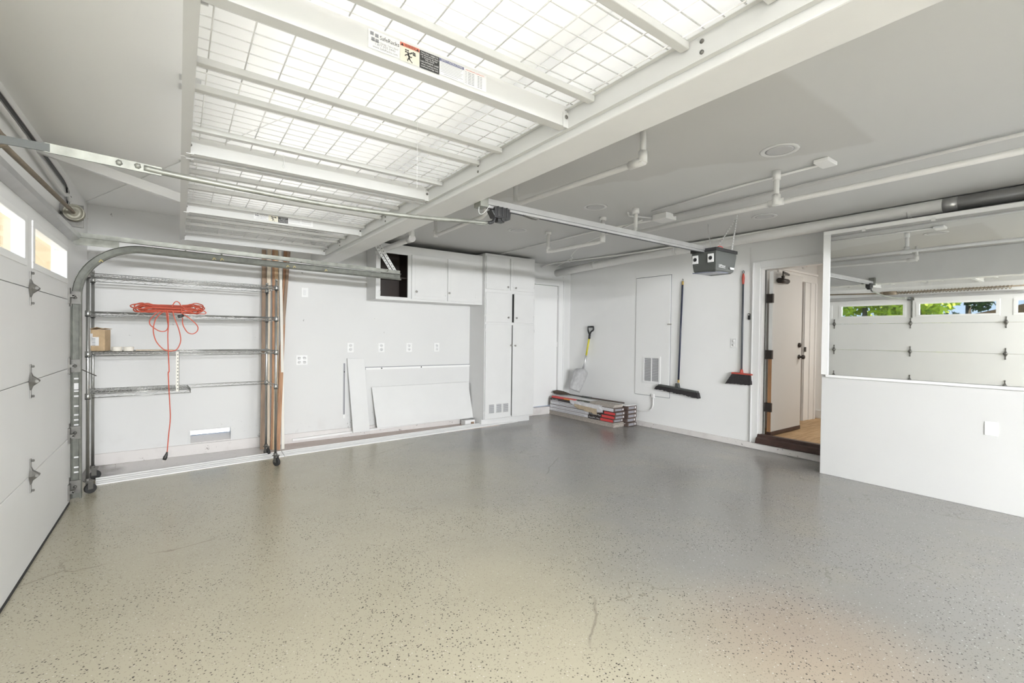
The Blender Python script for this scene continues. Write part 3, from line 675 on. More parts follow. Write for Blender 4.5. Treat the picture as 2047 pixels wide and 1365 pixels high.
for i, (p0, p1) in enumerate((((4.38, 2.615, 2.215), (4.735, 2.865, CZ-.001)), ((4.42, 2.42, 2.215), (4.60, 2.466, CZ-.001)), ((4.36, 2.58, 2.215), (4.585, 2.462, 2.59)))):
    q = MB(); q.bar(p0, p1, .022 if i < 2 else .014, .003, (0, 1, 0)); dv = Vector(p1)-Vector(p0)
    for k_ in range(int(dv.length/.03)):
        c0 = Vector(p0)+dv.normalized()*(.02+k_*.03); q.bar(c0+Vector((-.0012, -.0018, 0)), c0+Vector((-.0012, -.0018, 0))+dv.normalized()*.010, .008, .001, (0, 1, 0), 1)
    q.build('hanger_strap', [RACK, INKG], o)
q = MB(); q.tube(smooth_path([(4.22, 2.47, 2.215), (4.20, 2.43, 2.245), (4.235, 2.41, 2.235), (4.215, 2.40, 2.20)]), .004, 6); q.build('release_cord', REDP, o)

# ---------------------------------------------------------------- recessed ceiling lights
def ceiling_light(x, y, lab):
    c_ = thing('ceiling_light', lab, 'ceiling light', (x, y, CZ), 'recessed ceiling lights')
    MB().lathe([(.086, .001), (.088, .003), (.113, .004), (.118, .0)], (x, y, CZ-.0005), (0, 0, -1), 36).build('trim_ring', MATS['light_ring'] if 'light_ring' in MATS else mat('light_ring', (.68, .68, .67), .5), c_)
    MB().lathe([(.086, .0), (.07, .003), (.03, .005), (.0, .0055)], (x, y, CZ-.0015), (0, 0, -1), 30).build('diffuser', mat('light_diffuser', (.52, .52, .52), .35) if 'light_diffuser' not in MATS else MATS['light_diffuser'], c_)
    return c_
L0 = ceiling_light(3.245, 1.46, 'unlit round recessed light nearest the camera above the drop pipe elbow')
for x, y, lab in ((3.27, 3.16, 'unlit round recessed light in the middle above the opener rail'), (3.27, 4.42, 'unlit round recessed light nearest the tall cabinet'), (4.88, 2.33, 'unlit round recessed light half hidden by pipe near the far wall')):
    c_ = copy_tree(L0); c_.location = (x, y, CZ); c_['label'] = lab

# ---------------------------------------------------------------- pipes, conduits, duct
def pipe(name, label, cat, paths, r, fit=None, m=PIPEW, group=None, n=10):
    b_ = MB()
    for p in paths: b_.tube(p, r, n)
    for p in (fit or []): b_.tube(p[0], p[1], 10)
    return tag(b_.build(name, m), label, cat, group)
def elb(p, r=.026): p = Vector(p); return ([p-Vector((0, 0, .0)), p+Vector((0, 0, .05))], r)
px_, zz_ = 3.62, 2.385
pipe('water_pipe', 'long white water pipe with two ceiling drops running past the opener', 'pipe',
     [[(px_+.06, -2.3, zz_), (px_+.03, 1.6, zz_), (px_, 2.98, zz_)], [(px_, 1.645, zz_), (px_, 1.645, CZ)], [(px_, 2.955, zz_), (px_, 2.955, CZ)]], .019,
     [([(px_, 1.645, zz_-.022), (px_, 1.645, zz_+.055)], .029), ([(px_, 1.645, CZ-.07), (px_, 1.645, CZ)], .027), ([(px_, 2.955, zz_-.02), (px_, 2.955, zz_+.04)], .026), ([(px_, 2.955, CZ-.05), (px_, 2.955, CZ)], .034), ([(px_+.01, 1.60, zz_), (px_+.01, 1.70, zz_)], .027)])
pipe('drop_pipe', 'white U-shaped pipe loop hanging under the ceiling near the tall cabinet', 'pipe',
     [[(px_, 3.385, CZ), (px_, 3.385, 2.40), (px_, 3.41, 2.372), (px_, 3.45, 2.368), (px_, 4.20, 2.380), (px_, 4.245, 2.392), (px_, 4.268, 2.42), (px_, 4.268, CZ)]], .021,
     [([(px_, 3.385, CZ-.03), (px_, 3.385, CZ)], .036), ([(px_, 4.268, CZ-.03), (px_, 4.268, CZ)], .036), ([(px_, 3.385, 2.36), (px_, 3.385, 2.44)], .028), ([(px_, 4.268, 2.37), (px_, 4.268, 2.45)], .028)])
pipe('beam_pipe', 'white pipe in the shade of the beam above the opener rail', 'pipe', [[(2.30, 1.83, CZ), (2.30, 1.83, 2.47), (2.30, 1.86, 2.445), (2.30, 1.92, 2.44), (2.28, 3.05, 2.455), (2.28, 3.12, 2.48), (2.28, 3.12, CZ)]], .019,
     [([(2.30, 1.83, 2.43), (2.30, 1.83, 2.50)], .027), ([(2.30, 1.82, 2.44), (2.30, 1.93, 2.44)], .027)])
pipe('beam_pipe', 'white pipe loop in the shade above the opener trolley', 'pipe', [[(2.26, 3.55, CZ), (2.26, 3.55, 2.47), (2.26, 3.60, 2.452), (2.27, 4.50, 2.447), (2.27, 4.56, 2.46), (2.27, 4.58, CZ)]], .019,
     [([(2.27, 4.575, 2.43), (2.27, 4.575, 2.50)], .027)])
pipe('drain_pipe', 'thick white pipe stub with elbow beside the open cabinet top', 'pipe', [[(2.055, 4.72, 2.60), (2.055, 4.72, 2.43), (2.055, 4.76, 2.408), (2.055, 5.70, 2.408), (2.055, 5.745, 2.43), (2.055, 5.75, 2.60)]], .032,
     [([(2.055, 4.70, 2.408), (2.055, 4.80, 2.408)], .040), ([(2.055, 5.62, 2.408), (2.055, 5.76, 2.408)], .040)])
co = thing('ceiling_conduit', 'white ceiling conduit with square junction box near the opener', 'conduit', (4.06, 1, CZ))
MB().tube([(4.075, -2.3, 2.60), (4.055, 2.86, 2.60)], .013, 8).build('conduit_run', PIPEW, co)
MB().box(3.93, 2.83, 2.555, 4.10, 3.00, CZ-.001).build('junction_box', PIPEW, co, .006)
q = MB(); q.tube([(3.95, 3.0, 2.59), (3.72, 3.12, 2.60), (3.62, 3.05, 2.60)], .010, 8); q.tube([(4.0, 3.0, 2.58), (3.95, 3.8, 2.60), (3.95, 6.19, 2.60)], .010, 8); q.build('cable_tail', PIPEW, co)
co = thing('ceiling_conduit', 'thin white conduit ending at a flat box beside the nearest recessed light', 'conduit', (3.7, 1.36, CZ))
MB().tube([(3.705, 1.40, 2.607), (3.72, 2.1, 2.607), (3.79, 2.9, 2.607)], .009, 8).build('conduit_run', PIPEW, co)
MB().box(3.60, 1.30, 2.59, 3.76, 1.395, CZ-.001).build('flat_box', TRIMW, co, .006)
pipe('thin_pipe', 'thin white pipe running along the top of the far wall above the duct', 'pipe', [smooth_path([(5.40, -2.3, 2.565), (5.42, 1.9, 2.59), (5.36, 4.2, 2.585), (5.3, 5.1, 2.60), (5.15, 5.9, 2.60), (5.1, 6.19, 2.56)], 4)], .013)
pipe('cable_run', 'thin white cable sagging between the ceiling and the end of the duct', 'cable', [smooth_path([(3.9, 3.1, 2.58), (4.2, 4.2, 2.56), (4.7, 5.0, 2.57), (4.9, 5.2, 2.57), (5.3, 5.7, 2.60)], 4), [(4.95, 5.25, 2.58), (5.25, 6.0, 2.55)]], .007, n=6)
du = thing('exhaust_duct', 'white round exhaust duct along the far wall with bare metal end', 'duct', (5.45, 3, 2.54))
b_ = MB(); b_.tube([(5.44, 1.07, 2.552), (5.45, 2.76, 2.550), (5.45, 4.50, 2.540), (5.46, 5.5, 2.512), (5.46, 6.195, 2.488)], .060, 20); b_.build('painted_section', PIPEW, du)
MB().tube([(5.44, -2.3, 2.552), (5.44, 1.10, 2.552)], .0585, 20).build('bare_metal_section', DUCT, du)
for y_ in (1.28, 3.75, 5.25):
    q = MB(); q.tube([(5.445, y_, 2.545 if y_ < 5 else 2.522), (5.445, y_+.03, 2.545 if y_ < 5 else 2.522)], .0625, 20); q.build('seam_band', PIPEW, du)
q = MB(); q.tube([(5.44, 1.06, 2.552), (5.44, .97, 2.552)], .0605, 20); q.build('collar', DUCT, du)

# ---------------------------------------------------------------- mirror
mi = thing('wall_mirror', 'large frameless mirror with white trim reflecting the garage door', 'mirror', (XM, .9, 1.0))
ny, nz = .010, .008
def mx(y, z): return XM-.010-ny*(y-.9)-nz*(z-1.7)
g_ = MB(); ya, yb, za, zb = -2.3, 1.872, 1.012, 2.412
g_.add([(mx(ya, za), ya, za), (mx(yb, za), yb, za), (mx(yb, zb), yb, zb), (mx(ya, zb), ya, zb)], [(0, 1, 2, 3)]); vs = [(XM-.0002, p.y, p.z) for p in g_.v]
g_.add(vs, [(3, 2, 1, 0)]); g_.f += [[0, 1, 5, 4], [1, 2, 6, 5], [2, 3, 7, 6], [3, 0, 4, 7]]; g_.m += [0]*4; g_.s += [False]*4
g_.build('glass', MIRROR, mi)
f = MB(); f.box(XM-.030, -2.3, .985, XM, 1.895, 1.010).box(XM-.026, 1.874, 1.010, XM, 1.938, 2.414).box(XM-.026, -2.3, 2.414, XM, 1.938, 2.452); f.build('edge_trim', TRIMW, mi, .003)
for y_ in (1.60, 1.10, .55):
    MB().box(XM-.034, y_-.015, 2.398, XM-.026, y_+.015, 2.425).build('clip', PIPEW, mi, .002)
pl = tag(MB().box(XM-.007, .686, .604, XM, .762, .716).build('blank_plate', TRIMW, bevel=.003), 'blank white cover plate low on the mirror wall', 'cover plate')

# ---------------------------------------------------------------- outlets and switches
def outlet(x, z, lab, w_=.088, h_=.130, kind='outlet', cat='outlet', group='outlets in a row on the back wall'):
    o_ = thing(kind, lab, cat, (x, YA, z), group)
    MB().box(x-w_/2, YA-.007, z-h_/2, x+w_/2, YA, z+h_/2).build('cover_plate', TRIMW, o_, .003)
    for dz in (-.026, .026):
        q_ = MB(); q_.lathe([(.020, 0), (.020, .003), (0, .0032)], (x, YA-.007, z+dz), (0, -1, 0), 16, 0)
        for dx in (-.007, .007): q_.box(x+dx-.0012, YA-.0112, z+dz, x+dx+.0012, YA-.0103, z+dz+.009, 1)
        q_.box(x-.002, YA-.0112, z+dz-.012, x+.002, YA-.0103, z+dz-.008, 1)
        q_.build('receptacle', [PAPER, INKG], o_)
    return o_
O0 = outlet(1.850, 1.180, 'white wall outlet leftmost of the row, above the narrow leaning board')
for x, lab in ((2.268, 'white wall outlet second from left in the row above the leaning panel'), (2.675, 'white wall outlet third from left in the row, under the upper cabinet'), (3.110, 'white wall outlet rightmost of the row, beside the tall cabinet')):
    c_ = copy_tree(O0); c_.location = (x, YA, 1.178); c_['label'] = lab
q = thing('quad_outlet', 'square white four-socket outlet right of the leaning wood strips', 'outlet', (1.25, YA, 1.025))
MB().box(1.185, YA-.007, .965, 1.318, YA, 1.088).build('cover_plate', TRIMW, q, .003)
for dx in (-.030, .030):
    for dz in (-.026, .026):
        q_ = MB(); q_.lathe([(.020, 0), (.020, .003), (0, .0032)], (1.2515+dx, YA-.007, 1.026+dz), (0, -1, 0), 16, 0)
        for ex in (-.007, .007): q_.box(1.2515+dx+ex-.002, YA-.0112, 1.026+dz, 1.2515+dx+ex+.002, YA-.0103, 1.026+dz+.010, 1)
        q_.build('receptacle', [PAPER, INK], q)
q = thing('light_switch', 'white light switch high on back wall right of the wood strips', 'switch', (1.28, YA, 1.87))
MB().box(1.240, YA-.006, 1.812, 1.320, YA, 1.932).build('cover_plate', TRIMW, q, .003)
MB().box(1.264, YA-.010, 1.838, 1.296, YA-.005, 1.906).build('rocker', PAPER, q, .002)
q = thing('outlet', 'white wall outlet between the two hanging brooms', 'outlet', (XB, 3.125, 1.305))
MB().box(XB-.007, 3.085, 1.243, XB, 3.165, 1.367).build('cover_plate', TRIMW, q, .003)
for dz in (-.026, .026): MB().lathe([(.019, 0), (.019, .003), (0, .0032)], (XB-.007, 3.125, 1.305+dz), (-1, 0, 0), 16).build('receptacle', PAPER, q)
q = thing('door_button', 'small black door opener button between the red broom and door', 'button', (XB, 2.93, 1.64))
MB().box(XB-.018, 2.917, 1.600, XB, 2.943, 1.678).build('housing', BLACK, q, .003); MB().box(XB-.022, 2.923, 1.655, XB-.018, 2.937, 1.668).build('push_button', PAPER, q)
tag(MB().tube([(XB-.003, 2.93, 1.68), (XB-.003, 2.935, 2.50)], .0022, 5).build('button_wire', PIPEW), 'thin white wire rising from the black button', 'wire')

# ---------------------------------------------------------------- access panel on the far wall
ap_ = thing('access_panel', 'tall white flush access panel with vent left of the push broom', 'access panel', (XB, 4.38, .48))
p_ = MB(); p_.box(XB-.012, 4.072, .485, XB-.001, 4.69, 2.275); p_.build('panel', WALL, ap_, .002)
q = MB(); q.box(XB-.006, 4.060, 2.275, XB-.0005, 4.70, 2.283); q.box(XB-.004, 4.690, .480, XB-.0005, 4.697, 2.28); q.box(XB-.004, 4.064, .48, XB-.0005, 4.072, 2.28); q.box(XB-.004, 4.07, .478, XB-.0005, 4.69, .485); q.build('gap_line', INKG, ap_)
v = MB(); y0, y1, z0, z1 = 4.222, 4.545, .668, 1.080
v.box(XB-.020, y0, z0, XB-.012, y1, z0+.035).box(XB-.020, y0, z1-.03, XB-.012, y1, z1).box(XB-.020, y0, z0+.035, XB-.012, y0+.032, z1-.03).box(XB-.020, y1-.03, z0+.035, XB-.012, y1, z1-.03).box(XB-.019, (y0+y1)/2-.008, z0, XB-.012, (y0+y1)/2+.008, z1)
v.build('vent_frame', TRIMW, ap_, .002)
v = MB(); v.box(XB-.0125, y0+.03, z0+.03, XB-.0121, y1-.03, z1-.03, 1)
for i in range(26):
    z = z0+.042+i*.0131; v.bar((XB-.015, y0+.03, z), (XB-.015, y1-.03, z), .010, .0025, (.6, 0, 1))
v.build('vent_louvres', [TRIMW, INKG], ap_)
k = MB(); k.lathe([(.004, 0), (.004, .02), (.011, .024), (.011, .032), (0, .034)], (XB-.012, 4.085, 1.558), (-1, 0, 0), 12); k.box(XB-.02, 4.045, 1.550, XB-.012, 4.08, 1.566); k.build('latch', NICKEL, ap_)
cn = MB(); cn.tube(smooth_path([(XB-.02, 4.345, .50), (XB-.02, 4.340, .42), (XB-.02, 4.345, .33), (XB-.02, 4.40, .26), (XB-.02, 4.52, .235), (XB-.02, 4.63, .225), (XB-.02, 4.9, .215)]), .010, 8); cn.box(XB-.034, 4.325, .455, XB, 4.365, .515)
tag(cn.build('wall_conduit', PIPEW, bevel=.001), 'white conduit bending from under the access panel to the flooring boxes', 'conduit')

# ---------------------------------------------------------------- foundation vent in the back wall
v = thing('foundation_vent', 'bright foundation vent low in the wall behind the shelf', 'vent', (.3, YA, VZ0))
f = MB(); f.box(VX0-.02, YA-.006, VZ0-.02, VX1+.02, YA, VZ0).box(VX0-.02, YA-.006, VZ1, VX1+.02, YA, VZ1+.015).box(VX0-.02, YA-.006, VZ0, VX0, YA, VZ1).box(VX1, YA-.006, VZ0, VX1+.02, YA, VZ1)
f.build('frame', WALLA, v, .002)
s_ = MB()
for i in range(37): x = VX0+.005+i*.0103; s_.bar((x, YA+.10, VZ0), (x, YA+.10, VZ1), .0009, .0009, (1, 0, 0))
for i in range(14): z = VZ0+.005+i*.0103; s_.bar((VX0, YA+.10, z), (VX1, YA+.10, z), .0009, .0009)
s_.build('screen', GALV, v)
sl = MB(); sl.prism([(.002, 0), (.002, .010), (.10, .072), (.138, .076), (.138, 0)], (VX0, YA, VZ0), (0, 1, 0), (0, 0, 1), (VX1-VX0, 0, 0)); sl.build('sill', CURB, v)

# ---------------------------------------------------------------- upper cabinet
UX0, UX1, UY0, UZ0, UZ1 = 2.058, 3.676, 5.84, 1.815, 2.548
u = thing('upper_cabinet', 'white wall cabinet with one open dark bay and two panel doors', 'cabinet', (2.85, YA, UZ0))
b = MB(); F0, F1 = UY0, UY0+.022
b.box(UX0, F1, UZ0, UX0+.018, YA-.001, UZ1).box(UX1-.018, F1, UZ0, UX1, YA-.001, UZ1).box(UX0+.018, F1, UZ0, UX1-.018, YA-.001, UZ0+.02).box(UX0+.018, F1, UZ1-.02, UX1-.018, YA-.001, UZ1)
SPL = [2.118, 2.494, 2.555, 3.040, 3.098, 3.535]; OZ0, OZ1 = 1.858, 2.425
b.box(UX0, F0, UZ0, UX1, F1, OZ0).box(UX0, F0, OZ1, UX1, F1, UZ1).box(UX0, F0, OZ0, SPL[0], F1, OZ1).box(SPL[1], F0, OZ0, SPL[2], F1, OZ1).box(SPL[3], F0, OZ0, SPL[4], F1, OZ1).box(SPL[5], F0, OZ0, UX1, F1, OZ1)
b.build('body', CAB, u, .002)
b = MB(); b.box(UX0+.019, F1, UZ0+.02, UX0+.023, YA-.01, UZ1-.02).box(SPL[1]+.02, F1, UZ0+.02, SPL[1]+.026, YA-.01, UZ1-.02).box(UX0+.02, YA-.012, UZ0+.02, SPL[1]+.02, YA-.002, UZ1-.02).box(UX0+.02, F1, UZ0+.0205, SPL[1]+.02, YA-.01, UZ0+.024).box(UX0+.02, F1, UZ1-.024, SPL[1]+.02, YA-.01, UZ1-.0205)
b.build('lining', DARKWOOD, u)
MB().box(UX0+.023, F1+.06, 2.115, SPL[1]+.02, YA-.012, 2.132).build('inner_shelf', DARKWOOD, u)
def panel_door(x0, x1, z0, z1, y, parent, knob, hinge_right, mats=CAB, rim=True):
    d_ = MB(); d_.box(x0, y-.020, z0, x1, y-.001, z1)
    if rim: d_.box(x0+.045, y-.0225, z0+.045, x1-.045, y-.020, z1-.045)
    dd_ = d_.build('door', mats, parent, .004)
    MB().lathe([(.006, 0), (.006, .012), (.014, .018), (.015, .024), (.008, .030), (0, .031)], (knob[0], y-.020, knob[1]), (0, -1, 0), 16).build('knob', NICKEL, dd_)
    hx = x1+.006 if hinge_right else x0-.006
    for z in (z0+.09, z1-.09):
        h_ = MB(); h_.tube([(hx, y-.012, z-.025), (hx, y-.012, z+.025)], .006, 8); h_.box(hx-.014, y-.006, z-.022, hx+.014, y-.001, z+.022); h_.build('hinge', CAB, dd_)
    return dd_
panel_door(2.545, 3.045, OZ0-.015, OZ1+.015, F0, u, (2.605, 1.945), True)
panel_door(3.090, 3.540, OZ0-.015, OZ1+.015, F0, u, (3.105, 1.955), True)
for z in (1.90, 2.36):
    h = MB(); h.box(SPL[0]-.03, F0-.006, z-.025, SPL[0]-.004, F0-.0005, z+.025); h.tube([(SPL[0]-.006, F0-.006, z-.025), (SPL[0]-.006, F0-.006, z+.025)], .006, 8); h.build('hinge', CAB, u)

# ---------------------------------------------------------------- tall cabinet
KX0, KX1, KY0, KZ1 = 3.678, 4.620, 5.77, 2.585
u = thing('tall_cabinet', 'tall white cupboard with six doors reaching the ceiling', 'cabinet', (4.15, 6.0, 0))
b = MB(); F0, F1 = KY0, KY0+.022
b.box(KX0, F1, .105, KX0+.02, YA-.001, KZ1).box(KX1-.02, F1, .105, KX1, YA-.001, KZ1).box(KX0+.02, F1, KZ1-.02, KX1-.02, YA-.001, KZ1).box(KX0+.02, F1, .105, KX1-.02, YA-.001, .125)
for z0, z1 in ((.105, .125), (1.526, 1.568), (2.008, 2.062), (2.535, KZ1)): b.box(KX0+.05, F0, z0, KX1-.04, F1, z1)
b.box(KX0, F0, .105, KX0+.05, F1, KZ1).box(KX1-.04, F0, .105, KX1, F1, KZ1).box(4.100, F0, 1.568, 4.180, F1, 2.008).box(4.100, F0, 2.062, 4.140, F1, 2.535)
b.build('body', CAB, u, .002)
MB().box(KX0+.02, F1+.002, .12, KX1-.02, F1+.01, KZ1-.02).build('shade_sheet', BLACK, u)  # black sheet behind the door gap stands in for the shade inside
tk = MB(); tk.box(KX0+.01, 5.845, 0, KX1-.02, YA-.02, .105); tk.build('toe_kick', CAB, u, .002)
panel_door(3.690, 4.100, 2.056, 2.545, F0, u, (4.077, 2.105), False, rim=False)
panel_door(4.135, 4.585, 2.056, 2.545, F0, u, (4.225, 2.100), True, rim=True)
panel_door(3.690, 4.108, 1.562, 2.010, F0, u, (4.088, 1.640), False, rim=False)
panel_door(4.208, 4.585, 1.562, 2.010, F0, u, (4.245, 1.637), True, rim=False)
dl = panel_door(3.690, 4.166, .112, 1.532, F0, u, (4.143, 1.215), False, rim=False)
panel_door(4.186, 4.604, .112, 1.532, F0, u, (4.224, 1.211), True, rim=False)
for x0 in (3.752, 3.886, 4.012):
    v = MB(); x1 = x0+.105; v.box(x0, F0-.024, .188, x1, F0-.020, .335); v.box(x0+.008, F0-.0246, .196, x1-.008, F0-.0240, .327, 1)
    for i in range(9): v.bar((x0+.006, F0-.026, .203+i*.0147), (x1-.006, F0-.026, .203+i*.0147), .009, .002, (0, -.7, 1))
    v.build('vent_grille', [CAB, INKG], dl)

# ---------------------------------------------------------------- wire shelving unit
SH = (0.09, 5.43, 0); SRZ = math.radians(2.6)
sh = thing('wire_shelf', 'chrome wire shelving unit on casters standing against back wall', 'shelving unit', SH, rz=SRZ)
HW, HD = .710, .235
def loc2world(x, y, z): c_, s__ = math.cos(SRZ), math.sin(SRZ); return Vector((SH[0]+x*c_-y*s__, SH[1]+x*s__+y*c_, z))
for sx_ in (-1, 1):
    for sy_ in (-1, 1):
        p_ = MB(); x, y = sx_*HW, sy_*HD
        p_.tube([(x, y, .125), (x, y, 1.895)], .0125, 12); p_.lathe([(.0135, 0), (.0135, .012), (.008, .017), (0, .018)], (x, y, 1.893), (0, 0, 1), 12)
        po = p_.build('post', CHROME, sh, local=True)
        cs = MB(); cs.lathe([(.018, .10), (.018, .13)], (x, y, 0), (0, 0, 1), 12)
        a_ = .5 if sy_ < 0 else -.1
        if sx_ > 0: a_ = -1.1
        dx_, dy_ = math.cos(a_), math.sin(a_); cx_, cy_ = x+dx_*.018, y+dy_*.018
        cs.tube([(cx_-dy_*.013, cy_+dx_*.013, .041), (cx_+dy_*.013, cy_-dx_*.013, .041)], .040, 20, 1)
        for q_ in (-1, 1): cs.obox((cx_-dx_*.006-dy_*.017*q_, cy_-dy_*.006+dx_*.017*q_, .072), (dx_*.018, dy_*.018, 0), (-dy_*.0015, dx_*.0015, 0), (0, 0, .034), 0)
        cs.obox((x+dx_*.008, y+dy_*.008, .106), (dx_*.03, dy_*.03, 0), (-dy_*.02, dx_*.02, 0), (0, 0, .004))
        cs.build('caster', [STEELD, RUBBER], po, local=True)
def wire_level(z, full=True):
    w_ = MB(); x1 = HW if full else -.005
    def truss(p, q):
        p, q = Vector(p), Vector(q); n_ = max(4, int((q-p).length/.055)); up_ = Vector((0, 0, .030))
        w_.tube([p, q], .0032, 6); w_.tube([p-up_, q-up_], .0032, 6)
        w_.tube([p+(q-p)*i/n_-(up_ if i % 2 else Vector((0, 0, 0))) for i in range(n_+1)], .0022, 5)
    a_ = HW-.0
    truss((-a_, -HD, z), (x1 if not full else a_, -HD, z)); truss((-a_, HD, z), (a_, HD, z)); truss((-a_, -HD, z), (-a_, HD, z)); truss((a_, -HD, z), (a_, HD, z))
    if not full: truss((x1, -HD, z), (x1, HD, z))
    n_ = int((x1+HW)/.026)
    for i in range(1, n_): x = -HW+i*.026; w_.tube([(x, -HD, z+.002), (x, HD, z+.002)], .0016, 4, caps=False)
    for y in (-.12, 0, .12): w_.tube([(-HW, y, z-.002), (x1, y, z-.002)], .0028, 5)
    for sx_ in (-1, 1):
        for sy_ in (-1, 1): w_.lathe([(.017, -.036), (.0195, -.034), (.0185, .006), (.015, .008)], (sx_*HW, sy_*HD, z), (0, 0, 1), 12); w_.lathe([(.0188, -.042), (.0188, -.036)], (sx_*HW, sy_*HD, z), (0, 0, 1), 12, 1)
    return w_.build('wire_deck', [CHROME, BLACK], sh, local=True)
ZL = [1.838, 1.520, 1.180, .830]
for i, z in enumerate(ZL): wire_level(z, i < 3)

# things on and around the shelf
cd_ = thing('extension_cord', 'orange extension cord heaped on the shelf with plug dangling down', 'extension cord', tuple(loc2world(-.1, -.1, ZL[1]+.005)))
random.seed(3); c = MB(); path = []
cx0 = -.07
for k_ in range(9):
    hw_ = .22+random.uniform(-.02, .045); ox = random.uniform(-.02, .03); zc = ZL[1]+.032+.010*k_/2; dz = .022+random.uniform(0, .020)
    y0_ = 5.27+random.uniform(-.03, .05); yr = random.uniform(.03, .075); tl = random.uniform(-.012, .012)
    for i in range(26):
        a_ = 2*PI*i/26+.2*k_
        pinch = .55+.45*abs(math.cos(a_))
        path.append((cx0+ox+hw_*math.copysign(abs(math.cos(a_))**.75, math.cos(a_)), y0_+yr*math.sin(a_), max(ZL[1]+.012, zc+dz*math.sin(a_)*pinch*(1.5 if abs(math.cos(a_)) > .55 else .8)+tl*math.cos(a_))))
c.tube(smooth_path(path, 2), .0054, 6)
def hang(pts, y, r=.0048): c.tube(smooth_path([(x, y, z) for x, z in pts], 4), r, 6)
hang([(-.094, 1.552), (-.144, 1.535), (-.181, 1.497), (-.205, 1.455), (-.201, 1.419), (-.176, 1.393), (-.143, 1.368), (-.110, 1.361), (-.085, 1.374), (-.074, 1.411), (-.081, 1.469), (-.089, 1.54)], 5.172)
hang([(-.060, 1.552), (-.118, 1.530), (-.159, 1.477), (-.176, 1.414), (-.178, 1.352), (-.163, 1.284), (-.138, 1.238), (-.105, 1.201), (-.076, 1.188), (-.042, 1.187), (-.012, 1.200), (.010, 1.243), (.018, 1.296), (.005, 1.376), (-.017, 1.449), (-.034, 1.507), (-.041, 1.552)], 5.160)
hang([(.022, 1.565), (.030, 1.526), (.066, 1.500), (.105, 1.464), (.137, 1.427), (.148, 1.395), (.137, 1.362), (.106, 1.342), (.070, 1.355), (.044, 1.398), (.031, 1.440), (.031, 1.49)], 5.165)
hang([(-.080, 1.552), (-.074, 1.495), (-.072, 1.416), (-.076, 1.332), (-.073, 1.207), (-.069, 1.102), (-.066, 1.0), (-.072, .981), (-.061, .724), (-.056, .581), (-.067, .439), (-.078, .277)], 5.150)
hang([(.115, 1.60), (.16, 1.575), (.195, 1.56), (.212, 1.545), (.20, 1.532), (.15, 1.533)], 5.24)
hang([(-.05, 1.58), (-.03, 1.625), (-.012, 1.636), (.006, 1.625), (.02, 1.60), (.06, 1.565), (.10, 1.54)], 5.20)
c.build('cord', ORANGE, cd_)
p_ = MB(); p_.tube([(-.078, 5.150, .280), (-.084, 5.150, .255), (-.092, 5.150, .232), (-.099, 5.150, .212)], [.006, .012, .017, .015], 10)
for dx in (-.006, .006): p_.box(-.103+dx-.001, 5.148, .190, -.103+dx+.001, 5.152, .214, 1)
p_.build('plug', [BLACK, NICKEL], cd_)
MB().tube([(.040, 5.160, 1.512), (.020, 5.160, 1.505), (-.004, 5.160, 1.496)], [.010, .014, .014], 10).build('connector', BLACK, cd_)
bx_ = thing('cardboard_box', 'worn cardboard box with torn label on left of the wire shelf', 'box', (-.55, 5.40, ZL[2]))
b = MB(); bz = ZL[2]+.006; cR = math.radians(-14)
def rot(px, py): return (-.550+px*math.cos(cR)-py*math.sin(cR), 5.385+px*math.sin(cR)+py*math.cos(cR))
def rbox(mb, x0, y0, z0, x1, y1, z1, m=0):
    vs = [(*rot(x, y), z) for x in (x0, x1) for y in (y0, y1) for z in (z0, z1)]
    mb.add(vs, [(0, 1, 3, 2), (4, 6, 7, 5), (0, 4, 5, 1), (2, 3, 7, 6), (0, 2, 6, 4), (1, 5, 7, 3)], m)
rbox(b, -.050, -.06, bz, .048, .06, bz+.185); b.build('carton', CARDB, bx_, .003)
b = MB()
for (x0, x1, y0, y1, t0) in ((-.055, -.004, -.072, .07, .018), (.006, .055, -.072, .07, .010)):
    vs = [(*rot(x0, y0), bz+.186), (*rot(x1, y0), bz+.186+t0), (*rot(x1, y1), bz+.186+t0*.4), (*rot(x0, y1), bz+.186)]
    b.add(vs+[(p[0], p[1], p[2]+.003) for p in vs], [(0, 1, 2, 3), (7, 6, 5, 4), (0, 4, 5, 1), (1, 5, 6, 2), (2, 6, 7, 3), (3, 7, 4, 0)])
b.build('flap', CARDB, bx_)
b = MB(); rbox(b, -.046, -.0712, bz+.045, .012, -.0702, bz+.120, 0)
for i in range(6): rbox(b, -.034, -.0718, bz+.05+i*.011, -.012, -.0712, bz+.053+i*.011, 1)
rbox(b, -.050, -.0712, bz+.09, -.03, -.0706, bz+.150, 0)
b.build('torn_label', [PAPER, INK], bx_)
def tape_roll(x, lab):
    r_ = thing('tape_roll', lab, 'tape roll', (x, 5.32, ZL[2]+.005), 'tape rolls on the shelf'); z = ZL[2]+.004
    MB().lathe([(.020, 0), (.036, 0), (.037, .003), (.037, .035), (.036, .038), (.020, .038), (.020, 0)], (x, 5.32, z), (0, 0, 1), 28).build('tape', TAPE, r_)
    MB().lathe([(.0175, .001), (.0195, .001), (.0195, .037), (.0175, .037), (.0175, .001)], (x, 5.32, z), (0, 0, 1), 24).build('core', CARDB, r_)
    return r_
R0_ = tape_roll(-.437, 'cream tape roll lying beside the cardboard box')
c_ = copy_tree(R0_); c_.location = (-.358, 5.32, ZL[2]+.005); c_['label'] = 'cream tape roll farther from the cardboard box on the shelf'
tag(MB().box(-.31, 5.33, ZL[2]+.005, -.04, 5.42, ZL[2]+.014).build('flat_board', PALE, bevel=.002), 'thin pale board lying flat on the shelf behind the cord loop', 'board')
a_ = MB(); x, y = -.004, 5.185
a_.box(x-.012, y, .815, x+.012, y+.003, 1.175).box(x+.009, y, .815, x+.012, y+.024, 1.175)
